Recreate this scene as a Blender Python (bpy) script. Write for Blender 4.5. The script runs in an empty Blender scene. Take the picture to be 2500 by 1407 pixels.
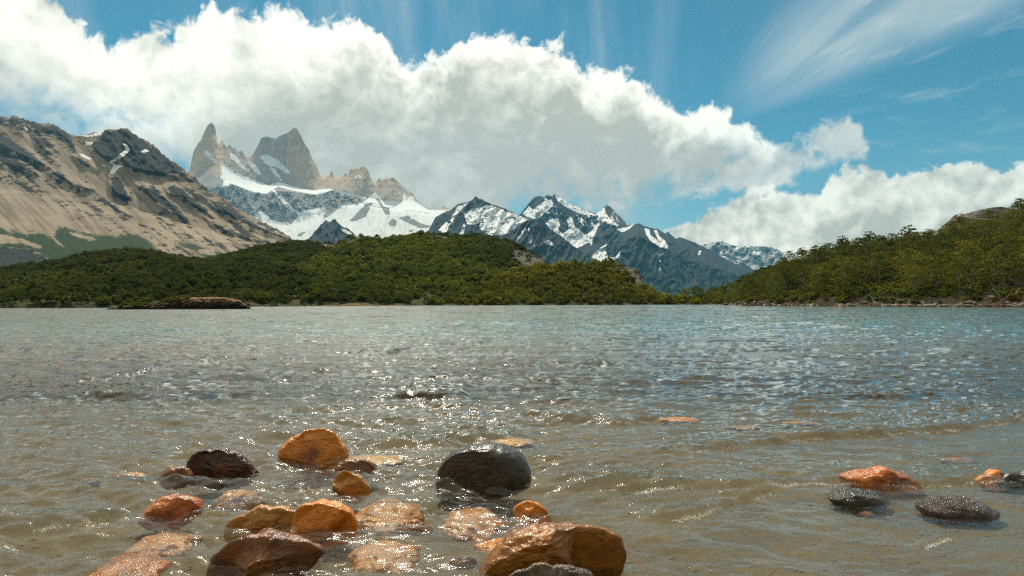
import bpy, math, random
import numpy as np
from mathutils import Matrix, Vector

random.seed(7)
RNG = np.random.default_rng(11)
S = bpy.context.scene
R = math.radians

# ------------------------------------------------------------------ camera
F, CX, CY = 1667.0, 1250.0, 703.5           # focal length and centre in photo pixels (2500 x 1407)
PITCH, ROLL = math.atan(34.5/1667.0), R(0.18)
cam_d = bpy.data.cameras.new('camera')
cam = bpy.data.objects.new('camera', cam_d); S.collection.objects.link(cam)
cam_d.sensor_width = 36.0; cam_d.lens = 36.0*F/2500.0
cam_d.clip_start = 0.05; cam_d.clip_end = 60000
CR = Matrix.Rotation(math.pi/2+PITCH, 3, 'X') @ Matrix.Rotation(-ROLL, 3, 'Z')
CAM = np.array([0.0, 0.0, 1.0])
cam.matrix_world = Matrix.Translation(CAM) @ CR.to_4x4()
S.camera = cam
CRN = np.array(CR)

# ------------------------------------------------------------------ sun and colour
SUN_EL, SUN_AZ = R(50), R(-15)
SUN = np.array([math.sin(SUN_AZ)*math.cos(SUN_EL), math.cos(SUN_AZ)*math.cos(SUN_EL), math.sin(SUN_EL)])
sun_d = bpy.data.lights.new('sun', 'SUN'); sun_d.energy = 4.6; sun_d.angle = R(0.5); sun_d.color = (1.0, 0.90, 0.74)
sun = bpy.data.objects.new('sun', sun_d); S.collection.objects.link(sun)
sun.rotation_euler = Vector(-SUN).to_track_quat('-Z', 'Y').to_euler()
S.view_settings.view_transform = 'Standard'; S.view_settings.look = 'None'
S.view_settings.exposure = 0.0; S.view_settings.gamma = 1.0; S.view_settings.use_curve_mapping = False
S.render.engine = 'CYCLES'
cy = S.cycles
cy.use_denoising = False; cy.max_bounces = 8; cy.diffuse_bounces = 3; cy.glossy_bounces = 3
cy.transmission_bounces = 4; cy.transparent_max_bounces = 40; cy.volume_bounces = 1
cy.caustics_reflective = False; cy.caustics_refractive = False; cy.sample_clamp_indirect = 4.0
cy.filter_width = 1.3;  cy.use_adaptive_sampling = False

# ------------------------------------------------------------------ projection helpers
def ray(px, py):
    px = np.asarray(px, float); py = np.asarray(py, float)
    px, py = np.broadcast_arrays(px, py)
    d = np.stack([px-CX, -(py-CY), np.full(px.shape, -F)], -1)
    return d @ CRN.T
def P(px, py, D):
    """world point seen at photo pixel (px,py) at distance D (metres along +Y)"""
    d = ray(px, py)
    return CAM + d*(np.asarray(D, float)/d[..., 1])[..., None]
def G(px, py, z=0.0):
    d = ray(px, py)
    return CAM + d*((z-1.0)/d[..., 2])[..., None]
def X_at(px, D):
    return P(px, 738.0, D)[..., 0]

# ------------------------------------------------------------------ numpy noise
_perm = RNG.permutation(4096); _g3 = RNG.normal(size=(4096, 3)); _g3 /= np.linalg.norm(_g3, axis=1)[:, None]
def perlin(p):
    i = np.floor(p).astype(np.int64); f = p-i
    u = f*f*f*(f*(f*6-15)+10)
    out = 0
    for dx in (0, 1):
        wx = u[..., 0] if dx else 1-u[..., 0]
        for dy in (0, 1):
            wy = u[..., 1] if dy else 1-u[..., 1]
            for dz in (0, 1):
                wz = u[..., 2] if dz else 1-u[..., 2]
                h = _perm[(i[..., 0]+dx) & 4095]; h = _perm[(h+i[..., 1]+dy) & 4095]; h = _perm[(h+i[..., 2]+dz) & 4095]
                g = _g3[h]
                out = out + wx*wy*wz*(g[..., 0]*(f[..., 0]-dx)+g[..., 1]*(f[..., 1]-dy)+g[..., 2]*(f[..., 2]-dz))
    return out*1.6
def fbm(p, octv=5, rough=0.5, ridged=False):
    a, s, n = 1.0, 0.0, 0.0
    for _ in range(octv):
        v = perlin(p)
        if ridged: v = 1-2*np.abs(v)
        s = s+a*v; n += a; a *= rough; p = p*2.03+17.3
    return s/n
def smooth(a, b, x):
    t = np.clip((x-a)/(b-a), 0, 1); return t*t*(3-2*t)
def polydist(px, py, poly):
    """signed distance in photo pixels, positive inside"""
    P0 = np.array(poly, float); n = len(P0)
    d = np.full(px.shape, 1e9); ins = np.zeros(px.shape, bool)
    for i in range(n):
        a, b = P0[i], P0[(i+1) % n]
        e = b-a; L = max(e@e, 1e-9)
        t = np.clip(((px-a[0])*e[0]+(py-a[1])*e[1])/L, 0, 1)
        d = np.minimum(d, np.hypot(px-a[0]-t*e[0], py-a[1]-t*e[1]))
        c = (a[1] > py) != (b[1] > py)
        with np.errstate(divide='ignore', invalid='ignore'):
            xi = a[0]+(py-a[1])*e[0]/(e[1] if e[1] else 1e-9)
        ins ^= c & (px < xi)
    return np.where(ins, d, -d)

# ------------------------------------------------------------------ mesh helpers
def new_mesh(name, V, Fc, smooth_shade=True, attrs=None):
    V = np.asarray(V, np.float32).reshape(-1, 3); Fc = np.asarray(Fc, np.int32)
    me = bpy.data.meshes.new(name); k = Fc.shape[1]
    me.vertices.add(len(V)); me.vertices.foreach_set('co', V.ravel())
    me.loops.add(Fc.size); me.loops.foreach_set('vertex_index', Fc.ravel())
    me.polygons.add(len(Fc)); me.polygons.foreach_set('loop_start', np.arange(0, Fc.size, k, dtype=np.int32))
    me.update(calc_edges=True)
    me.polygons.foreach_set('use_smooth', np.full(len(Fc), bool(smooth_shade)))
    for n, v in (attrs or {}).items():
        v = np.asarray(v, np.float32)
        if v.ndim == 2:
            at = me.attributes.new(n, 'FLOAT_VECTOR', 'POINT'); at.data.foreach_set('vector', v.ravel())
        else:
            at = me.attributes.new(n, 'FLOAT', 'POINT'); at.data.foreach_set('value', v.ravel())
    me.validate(clean_customdata=False)
    return me
def grid_faces(r, c):
    i = np.arange(r*c).reshape(r, c)
    return np.stack([i[:-1, :-1], i[:-1, 1:], i[1:, 1:], i[1:, :-1]], -1).reshape(-1, 4)
def link(name, me, mat=None, parent=None, **props):
    o = bpy.data.objects.new(name, me); S.collection.objects.link(o)
    if mat is not None and me is not None and len(me.materials) == 0: me.materials.append(mat)
    if parent is not None: o.parent = parent
    for k, v in props.items(): o[k] = v
    return o

# ------------------------------------------------------------------ node helpers
class NT:
    def __init__(s, nt): s.nt = nt; nt.nodes.clear()
    def n(s, typ, **kw):
        nd = s.nt.nodes.new(typ)
        for k, v in kw.items(): setattr(nd, k, v)
        return nd
    def put(s, sock, v):
        if isinstance(v, bpy.types.NodeSocket): s.nt.links.new(v, sock)
        elif v is not None:
            try: sock.default_value = v
            except Exception:
                sock.default_value = tuple(v)+(1,) if hasattr(v, '__len__') else v
    def m(s, op, a, b=None, c=None, clamp=False):
        nd = s.n('ShaderNodeMath', operation=op); nd.use_clamp = clamp
        s.put(nd.inputs[0], a)
        if b is not None: s.put(nd.inputs[1], b)
        if c is not None: s.put(nd.inputs[2], c)
        return nd.outputs[0]
    def add(s, a, b): return s.m('ADD', a, b)
    def sub(s, a, b): return s.m('SUBTRACT', a, b)
    def mul(s, a, b): return s.m('MULTIPLY', a, b)
    def v(s, op, a, b=None, sc=None):
        nd = s.n('ShaderNodeVectorMath', operation=op); s.put(nd.inputs[0], a)
        if b is not None: s.put(nd.inputs[1], b)
        if sc is not None: s.put(nd.inputs['Scale'], sc)
        return nd.outputs['Value'] if op in ('LENGTH', 'DOT_PRODUCT') else nd.outputs[0]
    def ss(s, x, a, b, lo=0.0, hi=1.0):
        nd = s.n('ShaderNodeMapRange', interpolation_type='SMOOTHSTEP')
        s.put(nd.inputs[0], x); s.put(nd.inputs[1], a); s.put(nd.inputs[2], b); s.put(nd.inputs[3], lo); s.put(nd.inputs[4], hi)
        return nd.outputs[0]
    def noise(s, vec, scale, detail=4, rough=0.5, dist=0.0, lac=2.0):
        nd = s.n('ShaderNodeTexNoise'); s.put(nd.inputs['Vector'], vec)
        nd.inputs['Scale'].default_value = scale; nd.inputs['Detail'].default_value = detail
        nd.inputs['Roughness'].default_value = rough; nd.inputs['Distortion'].default_value = dist; nd.inputs['Lacunarity'].default_value = lac
        return nd.outputs[0]
    def mix(s, f, a, b):
        nd = s.n('ShaderNodeMix', data_type='RGBA'); s.put(nd.inputs[0], f)
        s.put(nd.inputs[6], a if isinstance(a, bpy.types.NodeSocket) else tuple(a)[:3]+(1,))
        s.put(nd.inputs[7], b if isinstance(b, bpy.types.NodeSocket) else tuple(b)[:3]+(1,))
        return nd.outputs[2]
    def attr(s, name, vec=False):
        nd = s.n('ShaderNodeAttribute', attribute_name=name)
        return nd.outputs['Vector' if vec else 'Fac']
    def comb(s, x, y, z):
        nd = s.n('ShaderNodeCombineXYZ')
        for i, q in enumerate((x, y, z)): s.put(nd.inputs[i], q)
        return nd.outputs[0]
    def bump(s, h, strength, dist):
        nd = s.n('ShaderNodeBump'); s.put(nd.inputs['Height'], h); s.put(nd.inputs['Strength'], strength); s.put(nd.inputs['Distance'], dist)
        return nd.outputs[0]
def material(name):
    m = bpy.data.materials.new(name); m.use_nodes = True
    t = NT(m.node_tree); out = t.n('ShaderNodeOutputMaterial')
    return m, t, out
def principled(t, out, color, rough=0.8, normal=None, spec=0.3, **kw):
    b = t.n('ShaderNodeBsdfPrincipled')
    t.put(b.inputs['Base Color'], color if isinstance(color, bpy.types.NodeSocket) else tuple(color)[:3]+(1,))
    t.put(b.inputs['Roughness'], rough); t.put(b.inputs['Specular IOR Level'], spec)
    if normal is not None: t.put(b.inputs['Normal'], normal)
    for k, v in kw.items(): t.put(b.inputs[k.replace('_', ' ')], v)
    if out is not None: t.nt.links.new(b.outputs[0], out.inputs[0])
    return b

# ------------------------------------------------------------------ world: clear sky and clouds by direction
SKY_STRENGTH = 0.09
W = bpy.data.worlds.new('World'); S.world = W; W.use_nodes = True
t = NT(W.node_tree); wout = t.n('ShaderNodeOutputWorld'); bg = t.n('ShaderNodeBackground'); bg.inputs[1].default_value = SKY_STRENGTH
t.nt.links.new(bg.outputs[0], wout.inputs[0])
sky = t.n('ShaderNodeTexSky'); sky.sky_type = 'NISHITA'; sky.sun_disc = False
sky.sun_elevation = SUN_EL; sky.sun_rotation = SUN_AZ; sky.altitude = 800; sky.air_density = 1.0; sky.dust_density = 0.4; sky.ozone_density = 1.6
d3 = t.n('ShaderNodeTexCoord').outputs['Generated']
sp = t.n('ShaderNodeSeparateXYZ'); t.nt.links.new(d3, sp.inputs[0])
az = t.m('ARCTAN2', sp.outputs[0], sp.outputs[1]); el = t.m('ARCSINE', sp.outputs[2])
def azel(px, py):
    d = ray(px, py); d = d/np.linalg.norm(d, axis=-1, keepdims=True)
    return np.arctan2(d[..., 0], d[..., 1]), np.arcsin(d[..., 2])
azu = t.m('MULTIPLY_ADD', az, 1/R(100), 0.5, clamp=True)
def sky_curve(pts):
    a, e = azel([p[0] for p in pts], [p[1] for p in pts])
    nd = t.n('ShaderNodeFloatCurve'); c = nd.mapping.curves[0]
    xs = np.clip(a/R(100)+0.5, 0, 1); ys = np.clip(e+0.3, 0, 1)
    c.points[0].location = (xs[0], ys[0]); c.points[1].location = (xs[-1], ys[-1])
    for x, y in zip(xs[1:-1], ys[1:-1]): c.points.new(x, y)
    for p in c.points: p.handle_type = 'VECTOR'
    nd.mapping.extend = 'HORIZONTAL'; nd.mapping.update(); t.put(nd.inputs[1], azu)
    return t.sub(nd.outputs[0], 0.3)
TOP1 = sky_curve([(-700, -350), (-300, -200), (0, -90), (130, -25), (180, 10), (225, 50), (262, 98), (300, 92), (360, 74), (430, 84), (475, 52), (525, 18), (560, 8), (600, 18), (650, 4), (700, 14), (735, 42),
                  (790, 52), (850, 50), (900, 66), (940, 90), (985, 146), (1050, 142), (1100, 130), (1115, 100), (1190, 88), (1250, 100), (1330, 108), (1390, 125), (1450, 150), (1482, 174),
                  (1510, 164), (1545, 172), (1572, 205), (1590, 236), (1640, 266), (1690, 268), (1712, 246), (1770, 262), (1822, 288), (1850, 330), (1890, 380), (1930, 440), (2000, 520)])
BOT1 = sky_curve([(-700, 260), (-200, 230), (0, 216), (30, 262), (100, 292), (170, 312), (240, 335), (330, 360), (430, 378), (500, 420), (560, 560), (1150, 600), (1280, 525), (1400, 500), (1500, 492), (1560, 484),
                  (1620, 462), (1700, 445), (1780, 420), (1850, 396), (1900, 370), (2000, 330)])
TOP2 = sky_curve([(1500, 640), (1600, 575), (1640, 545), (1690, 522), (1740, 492), (1790, 474), (1850, 464), (1910, 460), (1965, 472), (2005, 462), (2022, 425), (2055, 404), (2100, 400), (2150, 408), (2185, 428),
                  (2230, 408), (2280, 402), (2320, 392), (2367, 382), (2410, 394), (2500, 386), (2620, 360), (2800, 330), (3300, 300)])
TOP3 = sky_curve([(1690, 500), (1740, 436), (1790, 404), (1840, 370), (1900, 350), (1960, 336), (2000, 308), (2045, 296), (2085, 304), (2118, 340), (2150, 430)])
BOT3 = sky_curve([(1690, 480), (1740, 470), (1850, 462), (1930, 446), (2000, 412), (2060, 382), (2112, 380), (2150, 350)])
def sph(off=0.0):
    return t.v('ADD', d3, tuple(SUN*off)) if off else d3
nA = t.noise(d3, 4.0, 2, 0.5); nB = t.noise(d3, 11.0, 12, 0.56, 0.25); nC = t.noise(d3, 42.0, 8, 0.6, 0.6)
nB2 = t.noise(sph(0.022), 11.0, 5, 0.5, 0.25); nB0 = t.noise(d3, 11.0, 5, 0.5, 0.25)
nB3 = t.noise(sph(0.012), 24.0, 6, 0.55, 0.3); nB4 = t.noise(d3, 24.0, 6, 0.55, 0.3)
edge = t.add(t.mul(t.sub(nB, 0.5), 0.115), t.mul(t.sub(nC, 0.5), 0.07))
relief = t.add(t.mul(t.sub(nB0, nB2), 2.3), t.mul(t.sub(nB4, nB3), 1.5))
def cloud(top, bot, wtop, wbot, bscale=1.0, silver=0.05, ed=edge, amp=1.0):
    e = t.mul(ed, amp)
    dt = t.add(t.sub(top, el), e)
    mt = t.ss(dt, *wtop)
    if bot is not None:
        db = t.add(t.sub(el, bot), t.mul(e, bscale)); mt = t.mul(mt, t.ss(db, *wbot))
    return mt, dt
m1, dt1 = cloud(TOP1, BOT1, (-0.004, 0.014), (-0.03, 0.05), 1.5)
m2, dt2 = cloud(TOP2, None, (-0.001, 0.009), None, amp=0.7)
m3, dt3 = cloud(TOP3, BOT3, (-0.004, 0.014), (-0.012, 0.012), 1.0, amp=0.8)
def cshade(dt, w, lo, hi, rel):
    # thick interior is grey, thin upper rim near the sun is white
    x = t.m('EXPONENT', t.mul(t.m('MAXIMUM', dt, 0.0), -1.0/w))
    x = t.add(t.mul(x, 0.85), t.mul(relief, rel)); x = t.add(x, t.mul(t.sub(nA, 0.5), 0.9))
    x = t.m('MAXIMUM', t.m('MINIMUM', x, 1.0), 0.0)
    return x
def cool(x, lo, hi):
    return t.mix(x, tuple(c/SKY_STRENGTH for c in lo), tuple(c/SKY_STRENGTH for c in hi))
# width of the bright rim: broad on the left half of the bank, thin on the right
rimw = t.ss(az, R(-26), R(-9), 0.115, 0.036)
x1 = t.sub(1.0, t.ss(t.m('DIVIDE', t.add(dt1, t.mul(t.sub(nA, 0.5), 0.12)), rimw), 0.35, 1.9)); deep1 = t.ss(dt1, 0.03, 0.14, 1.0, 0.42)
x1 = t.add(t.add(t.mul(x1, 1.0), t.mul(t.mul(relief, 1.25), deep1)), t.mul(t.mul(t.sub(nA, 0.46), 1.9), deep1))
x1 = t.add(x1, t.ss(el, 0.0, 0.16, 0.28, 0.0))
x1 = t.m('MAXIMUM', t.m('MINIMUM', x1, 1.0), -0.1)
c1 = cool(x1, (0.62, 0.59, 0.485), (1.38, 1.32, 1.14))
x2 = t.m('MAXIMUM', t.m('MINIMUM', t.add(t.add(t.mul(t.m('EXPONENT', t.mul(t.m('MAXIMUM', dt2, 0.0), -13.0)), 0.8), t.mul(relief, 1.7)), t.mul(t.sub(nA, 0.5), 0.9)), 1.0), 0.0)
c2 = cool(x2, (0.66, 0.62, 0.50), (1.30, 1.24, 1.05))
c3 = cool(t.m('MINIMUM', t.add(0.55, t.mul(relief, 1.0)), 1.0), (0.62, 0.62, 0.55), (1.15, 1.12, 1.0))
# generic broken cumulus for the rest of the sky (behind, beside and above the frame)
gN = t.noise(t.v('MULTIPLY', d3, (1, 1, 2.2)), 2.4, 8, 0.55, 0.3)
outside = t.m('MAXIMUM', t.ss(t.m('ABSOLUTE', az), R(42), R(55)), t.ss(el, R(27), R(36)))
gfront = t.ss(t.v('DOT_PRODUCT', d3, tuple(SUN)), 0.2, 0.9)
mg = t.mul(t.ss(t.add(gN, t.mul(gfront, 0.22)), 0.40, 0.60), outside)
cg = cool(t.m('MINIMUM', t.add(0.5, t.mul(relief, 1.0)), 1.0), (0.50, 0.48, 0.39), (0.95, 0.90, 0.75))
cg = t.v('SCALE', cg, sc=t.ss(t.v('DOT_PRODUCT', d3, tuple(SUN)), 0.70, 1.0, 1.0, 2.1))  # unseen cloud, thickened and brightened towards the sun for the water's reflections
# cirrus fan radiating from one point low on the right
a0, e0 = azel(1640, 350)
ca = t.m('ARCTAN2', t.sub(el, float(e0)), t.sub(az, float(a0))); cr = t.m('SQRT', t.add(t.m('POWER', t.sub(el, float(e0)), 2.0), t.m('POWER', t.sub(az, float(a0)), 2.0)))
cv = t.comb(t.mul(ca, 5.0), t.mul(cr, 3.2), 0.0)
cn = t.noise(cv, 1.2, 5, 0.5, 0.8); cn2 = t.noise(d3, 3.0, 5, 0.6)
band = t.mul(t.ss(ca, R(12), R(20)), t.ss(ca, R(54), R(30)))
cfine = t.noise(t.comb(t.mul(ca, 16.0), t.mul(cr, 2.5), 1.0), 2.0, 4, 0.6, 0.3)
ci = t.mul(t.mul(band, t.ss(cr, 0.06, 0.22)), t.ss(t.add(cn, t.mul(cn2, 0.35)), 0.42, 0.82, 0.42, 1.05))
ci = t.mul(ci, t.ss(cfine, 0.3, 0.7, 0.95, 1.01))
wisp = t.mul(t.mul(t.ss(t.noise(cv, 3.1, 6, 0.6, 0.3), 0.50, 0.78, 0.0, 0.45), t.ss(cr, 0.1, 0.3)), t.ss(ca, R(100), R(5)))
wisp2 = t.mul(t.ss(t.noise(t.v('MULTIPLY', d3, (3.5, 1.0, 0.8)), 3.0, 6, 0.6, 0.6), 0.42, 0.80, 0.0, 0.52), t.ss(az, R(24), R(2)))
veil = t.mul(t.ss(el, R(14), R(1)), 0.45)
blue = t.n('ShaderNodeMix', data_type='RGBA', blend_type='MULTIPLY'); blue.inputs[0].default_value = 1.0
t.nt.links.new(sky.outputs[0], blue.inputs[6]); blue.inputs[7].default_value = (0.31, 0.80, 0.80, 1)
col = t.mix(t.m('MINIMUM', t.add(t.add(t.mul(ci, 0.74), wisp), wisp2), 0.9), blue.outputs[2], tuple(c/SKY_STRENGTH for c in (0.62, 0.70, 0.70)))
col = t.mix(veil, col, tuple(c/SKY_STRENGTH for c in (0.55, 0.66, 0.66)))
col = t.mix(mg, col, cg); col = t.mix(t.mul(m3, 0.92), col, c3); col = t.mix(m2, col, c2); col = t.mix(m1, col, c1)
t.nt.links.new(col, bg.inputs[0])
W.cycles.sampling_method = 'MANUAL'; W.cycles.sample_map_resolution = 512

# ------------------------------------------------------------------ materials for land
def mountain_mat(name, rock, rock2, snowc=(0.78, 0.80, 0.80), other=(0.3, 0.23, 0.15), green=(0.05, 0.09, 0.03), scale=1/300., bumpd=12.0, streak=(1, 1, 0.25), bs=0.8, sn_noise=0.9, dk=0.45, dkn=1.1):
    m, t, out = material(name)
    pos = t.n('ShaderNodeNewGeometry').outputs['Position']
    pv = t.v('SCALE', pos, sc=scale); ps = t.v('MULTIPLY', pv, streak)
    n1 = t.noise(pv, 1.3, 8, 0.6); n2 = t.noise(ps, 6.0, 8, 0.62); n3 = t.noise(pv, 12.0, 6, 0.65)
    c = t.mix(t.ss(n1, 0.35, 0.65, 0.0, 1.0), rock, rock2)
    c = t.mix(t.ss(n2, 0.38, 0.68, 0.0, dk), c, tuple(x*0.5 for x in rock))
    c = t.mix(t.mul(t.attr('other'), t.ss(n3, 0.30, 0.5, 0.6, 1.0)), c, t.mix(t.ss(n2, 0.3, 0.7), other, tuple(x*0.72 for x in other)))
    c = t.mix(t.ss(t.add(t.attr('dark'), t.mul(t.sub(n2, 0.5), dkn)), 0.40, 0.56), c, t.mix(n3, tuple(x*0.35 for x in rock2), tuple(x*0.75 for x in rock2)))
    g = t.ss(t.add(t.attr('green'), t.mul(t.sub(n3, 0.5), dkn)), 0.42, 0.55)
    c = t.mix(g, c, t.mix(n3, tuple(x*0.4 for x in green), tuple(x*1.5 for x in green)))
    sn = t.ss(t.add(t.attr('snow'), t.mul(t.sub(n2, 0.5), sn_noise)), 0.47, 0.53)
    c = t.mix(sn, c, t.mix(t.ss(n1, 0.4, 0.7), snowc, tuple(x*0.88 for x in snowc)))
    bh = t.add(t.mul(n2, 1.0), t.mul(n3, 0.5)); bh = t.mul(bh, t.m('SUBTRACT', 1.0, t.mul(sn, 0.85)))
    principled(t, out, c, 0.9, t.bump(bh, bs, bumpd), 0.1)
    return m

def loft(name, curves, px0, px1, dpx, rows, mat, relief, attrs_fn=None, jag=0.0, kind='structure', zlump=0.0, post=None, **props):
    """surface through several profile lines; a line is [(px, py, D)...] (seen there, D metres away) or ('z', z, [(px, D)...])."""
    px = np.arange(px0, px1+dpx, dpx, dtype=float); Cs = []
    for c in curves:
        if c[0] == 'z':
            D = np.interp(px, [q[0] for q in c[2]], [q[1] for q in c[2]])
            w = P(px, 700.0, D); w[:, 2] = c[1]
        else:
            a = np.array(c, float); w = P(px, np.interp(px, a[:, 0], a[:, 1]), np.interp(px, a[:, 0], a[:, 2]))
        Cs.append(w)
    Vs, T = [], []
    for k in range(len(Cs)-1):
        # the fine teeth of a skyline stay near the skyline instead of running down the slope
        n_ = max(3, int(55/dpx)) | 1; kern = np.hanning(n_+2)[1:-1]; kern /= kern.sum()
        def soft(C): 
            C2 = C.copy(); C2[:, 2] = np.convolve(np.pad(C[:, 2], n_//2, mode='edge'), kern, 'valid'); return C2
        A_, B_ = soft(Cs[k]), soft(Cs[k+1])
        for j in range(rows[k]):
            f = j/rows[k]; Vs.append(A_*(1-f)+B_*f+(Cs[k]-A_)*(1-f)**7+(Cs[k+1]-B_)*f**7); T.append(k+f)
    Vs.append(Cs[-1]); T.append(len(Cs)-1)
    V = np.stack(Vs); T = np.array(T)[:, None]+0*px[None, :]
    # pixel coordinates of every vertex, for feature masks
    q = (V-CAM) @ CRN; PX = CX-q[..., 0]/q[..., 2]*F; PY = CY+q[..., 1]/q[..., 2]*F
    D = V[..., 1]
    amp = relief(PX, PY, T, D)                              # metres along the line of sight
    V = CAM+(V-CAM)*(1+amp/D)[..., None]
    if jag:
        V[..., 2] += jag*fbm(np.stack([PX*0.11, T*2.0, 0*PX+3], -1), 4, 0.6)*np.exp(-((T-(len(Cs)-2))*7.0)**2)
    if zlump:
        V[..., 2] += zlump*fbm(np.stack([V[..., 0]/zl_scale, V[..., 1]/zl_scale, 0*PX], -1), 4, 0.5)*smooth(0.4, 1.6, T)
    if post: V = post(V, PX)
    at = {'snow': 0*PX, 'dark': 0*PX, 'other': 0*PX, 'green': 0*PX}
    if attrs_fn: at.update(attrs_fn(PX, PY, T, V))
    me = new_mesh(name, V, grid_faces(*PX.shape)[:, ::-1], True, {k: v.ravel() for k, v in at.items()})
    o = link(name, me, mat, kind=kind, **props)
    return o, V, PX, PY, T
zl_scale = 30.0
def region(PX, PY, polys, soft=5.0):
    a = np.zeros(PX.shape)
    for p in polys: a = np.maximum(a, np.clip(0.5+polydist(PX, PY, p)/(2*soft), 0, 1))
    return a

# ------------------------------------------------------------------ granite peaks far behind
SIL_A = [(300, 470), (463, 425), (465, 405), (472, 371), (482, 353.5), (490.6, 342), (497.8, 324.7), (503.5, 313), (509, 304), (516.5, 299), (522, 305), (526.6, 316), (528.9, 333), (531, 350.6), (533.8, 357),
         (536.6, 350), (542.4, 341), (547, 352), (555, 360), (558, 356), (561, 352), (565, 359), (570, 363), (572.6, 358), (575.5, 366.5), (584, 371), (590, 367), (598.6, 381), (607, 385), (616, 379.4), (621.6, 371), (630, 353.5),
         (639, 336), (650.4, 333), (670.6, 339), (685, 330.5), (696.5, 327), (708, 321), (716.7, 311), (725, 314), (734, 330.5), (742.6, 347.8), (754, 365), (762.7, 388), (770, 399.6), (777, 417), (783, 431), (788.7, 440),
         (794.4, 434), (803, 428.4), (810, 416), (814.6, 428.4), (820.4, 431), (826, 436), (837.6, 431), (844.8, 421), (849, 430), (855, 413), (862, 414), (869.3, 411), (878, 413), (883.7, 406), (895, 410), (901, 422.6), (906.7, 440),
         (915.4, 455), (919.7, 442), (927, 432), (931, 441.4), (938.4, 436), (947, 437), (958.6, 433), (967, 440), (981.6, 454), (996, 466), (1007.5, 471.6), (1016, 486), (1027.7, 500), (1039, 510.5), (1048, 510.5),
         (1055, 504), (1062, 511), (1073.8, 511), (1082, 502), (1094, 510), (1102.6, 512), (1130, 520), (1300, 560)]
def with_D(pts, D): return [(p[0], p[1], D) for p in pts]
cliff_foot = [(300, 600, 6500), (463, 575, 6600), (560, 555, 6700), (620, 540, 6700), (700, 550, 6700), (760, 535, 6700), (800, 520, 6750), (880, 505, 6800), (1000, 520, 6800), (1300, 560, 6800)]
cliff_top = [(300, 500, 7300), (463, 470, 7300), (545, 456, 7300), (570, 450, 7300), (600, 464, 7300), (650, 474, 7300), (680, 466, 7300), (720, 470, 7300), (780, 478, 7300), (810, 464, 7300), (870, 480, 7300), (900, 492, 7300), (960, 505, 7350), (1100, 525, 7400), (1300, 565, 7400)]
shelf_top = [(300, 485, 8050), (463, 440, 8100), (535, 396, 8100), (560, 418, 8100), (600, 440, 8100), (655, 452, 8100), (690, 450, 8100), (740, 462, 8100), (790, 462, 8100), (830, 466, 8100), (890, 482, 8100), (930, 490, 8100), (1000, 490, 8150), (1060, 514, 8200), (1300, 562, 8200)]
def rel_A(PX, PY, T, D):
    s = fbm(np.stack([PX/26, PY/90, T*0.7], -1), 6, 0.58, True)
    f = fbm(np.stack([PX/7, PY/30, T*0.5+9], -1), 3, 0.6, True)
    towers = smooth(2.9, 3.3, T)
    base = -(210*s*(0.35+0.65*smooth(1.0, 1.6, T)*(1-smooth(2.0, 2.3, T)))+90*f*0.2)
    shelf = smooth(2.05, 2.3, T)*(1-smooth(2.8, 3.05, T))
    base = base*(1-0.85*shelf)
    return base*(1-0.5*towers)-towers*40*s
snowA = [[(540, 392), (560, 412), (590, 428), (620, 438), (655, 452), (680, 444), (720, 455), (760, 466), (805, 460), (820, 462), (800, 468), (770, 475), (740, 471), (700, 462), (680, 456), (665, 464), (650, 474), (620, 470), (590, 458), (562, 448), (552, 455), (545, 442), (540, 415)],
         [(545, 446), (560, 450), (552, 464), (543, 456)], [(538, 428), (547, 430), (546, 437), (538, 436)],
         [(632, 382), (652, 376), (680, 392), (702, 412), (710, 422), (698, 424), (680, 410), (660, 407), (644, 398)], [(655, 405), (672, 412), (690, 440), (684, 444), (668, 425)],
         [(660, 457), (680, 472), (700, 492), (716, 508), (735, 520), (730, 527), (712, 515), (690, 495), (668, 470)],
         [(500, 364), (514, 374), (532, 396), (530, 402), (512, 390), (498, 374)], [(560, 372), (575, 378), (592, 400), (612, 418), (604, 420), (580, 402), (562, 386)], [(604, 392), (622, 398), (640, 426), (630, 428), (612, 410)],
         [(620, 528), (632, 516), (645, 519), (660, 535), (690, 545), (715, 540), (728, 528), (735, 516), (760, 512), (790, 505), (800, 512), (815, 508), (830, 500), (850, 502), (880, 496), (895, 488), (905, 478), (918, 470), (930, 485), (940, 500), (965, 505), (1005, 478), (1020, 495), (1045, 512), (1110, 514), (1300, 560), (1300, 760), (300, 760), (300, 620), (560, 580)],
         [(985, 470), (993, 480), (990, 498), (982, 490)], [(862, 428), (878, 425), (884, 434), (868, 438)]]
rockA = [[(852, 541), (872, 520), (895, 497), (912, 495), (904, 508), (893, 529), (870, 540)], [(915, 482), (924, 484), (936, 502), (930, 506)], [(930, 503), (950, 508), (952, 526), (940, 524)], [(948, 545), (958, 533), (969, 540), (966, 553), (952, 553)],
         [(973, 532), (996, 527), (1025, 545), (1050, 552), (1052, 556), (1025, 558), (1000, 546), (985, 540)], [(720, 516), (723, 532), (708, 550), (706, 544)], [(788, 535), (795, 515), (809, 487), (826, 510), (800, 530)], [(998, 562), (1010, 560), (1008, 566), (1000, 567)], [(722, 575), (735, 568), (748, 566), (735, 578)]]
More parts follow.
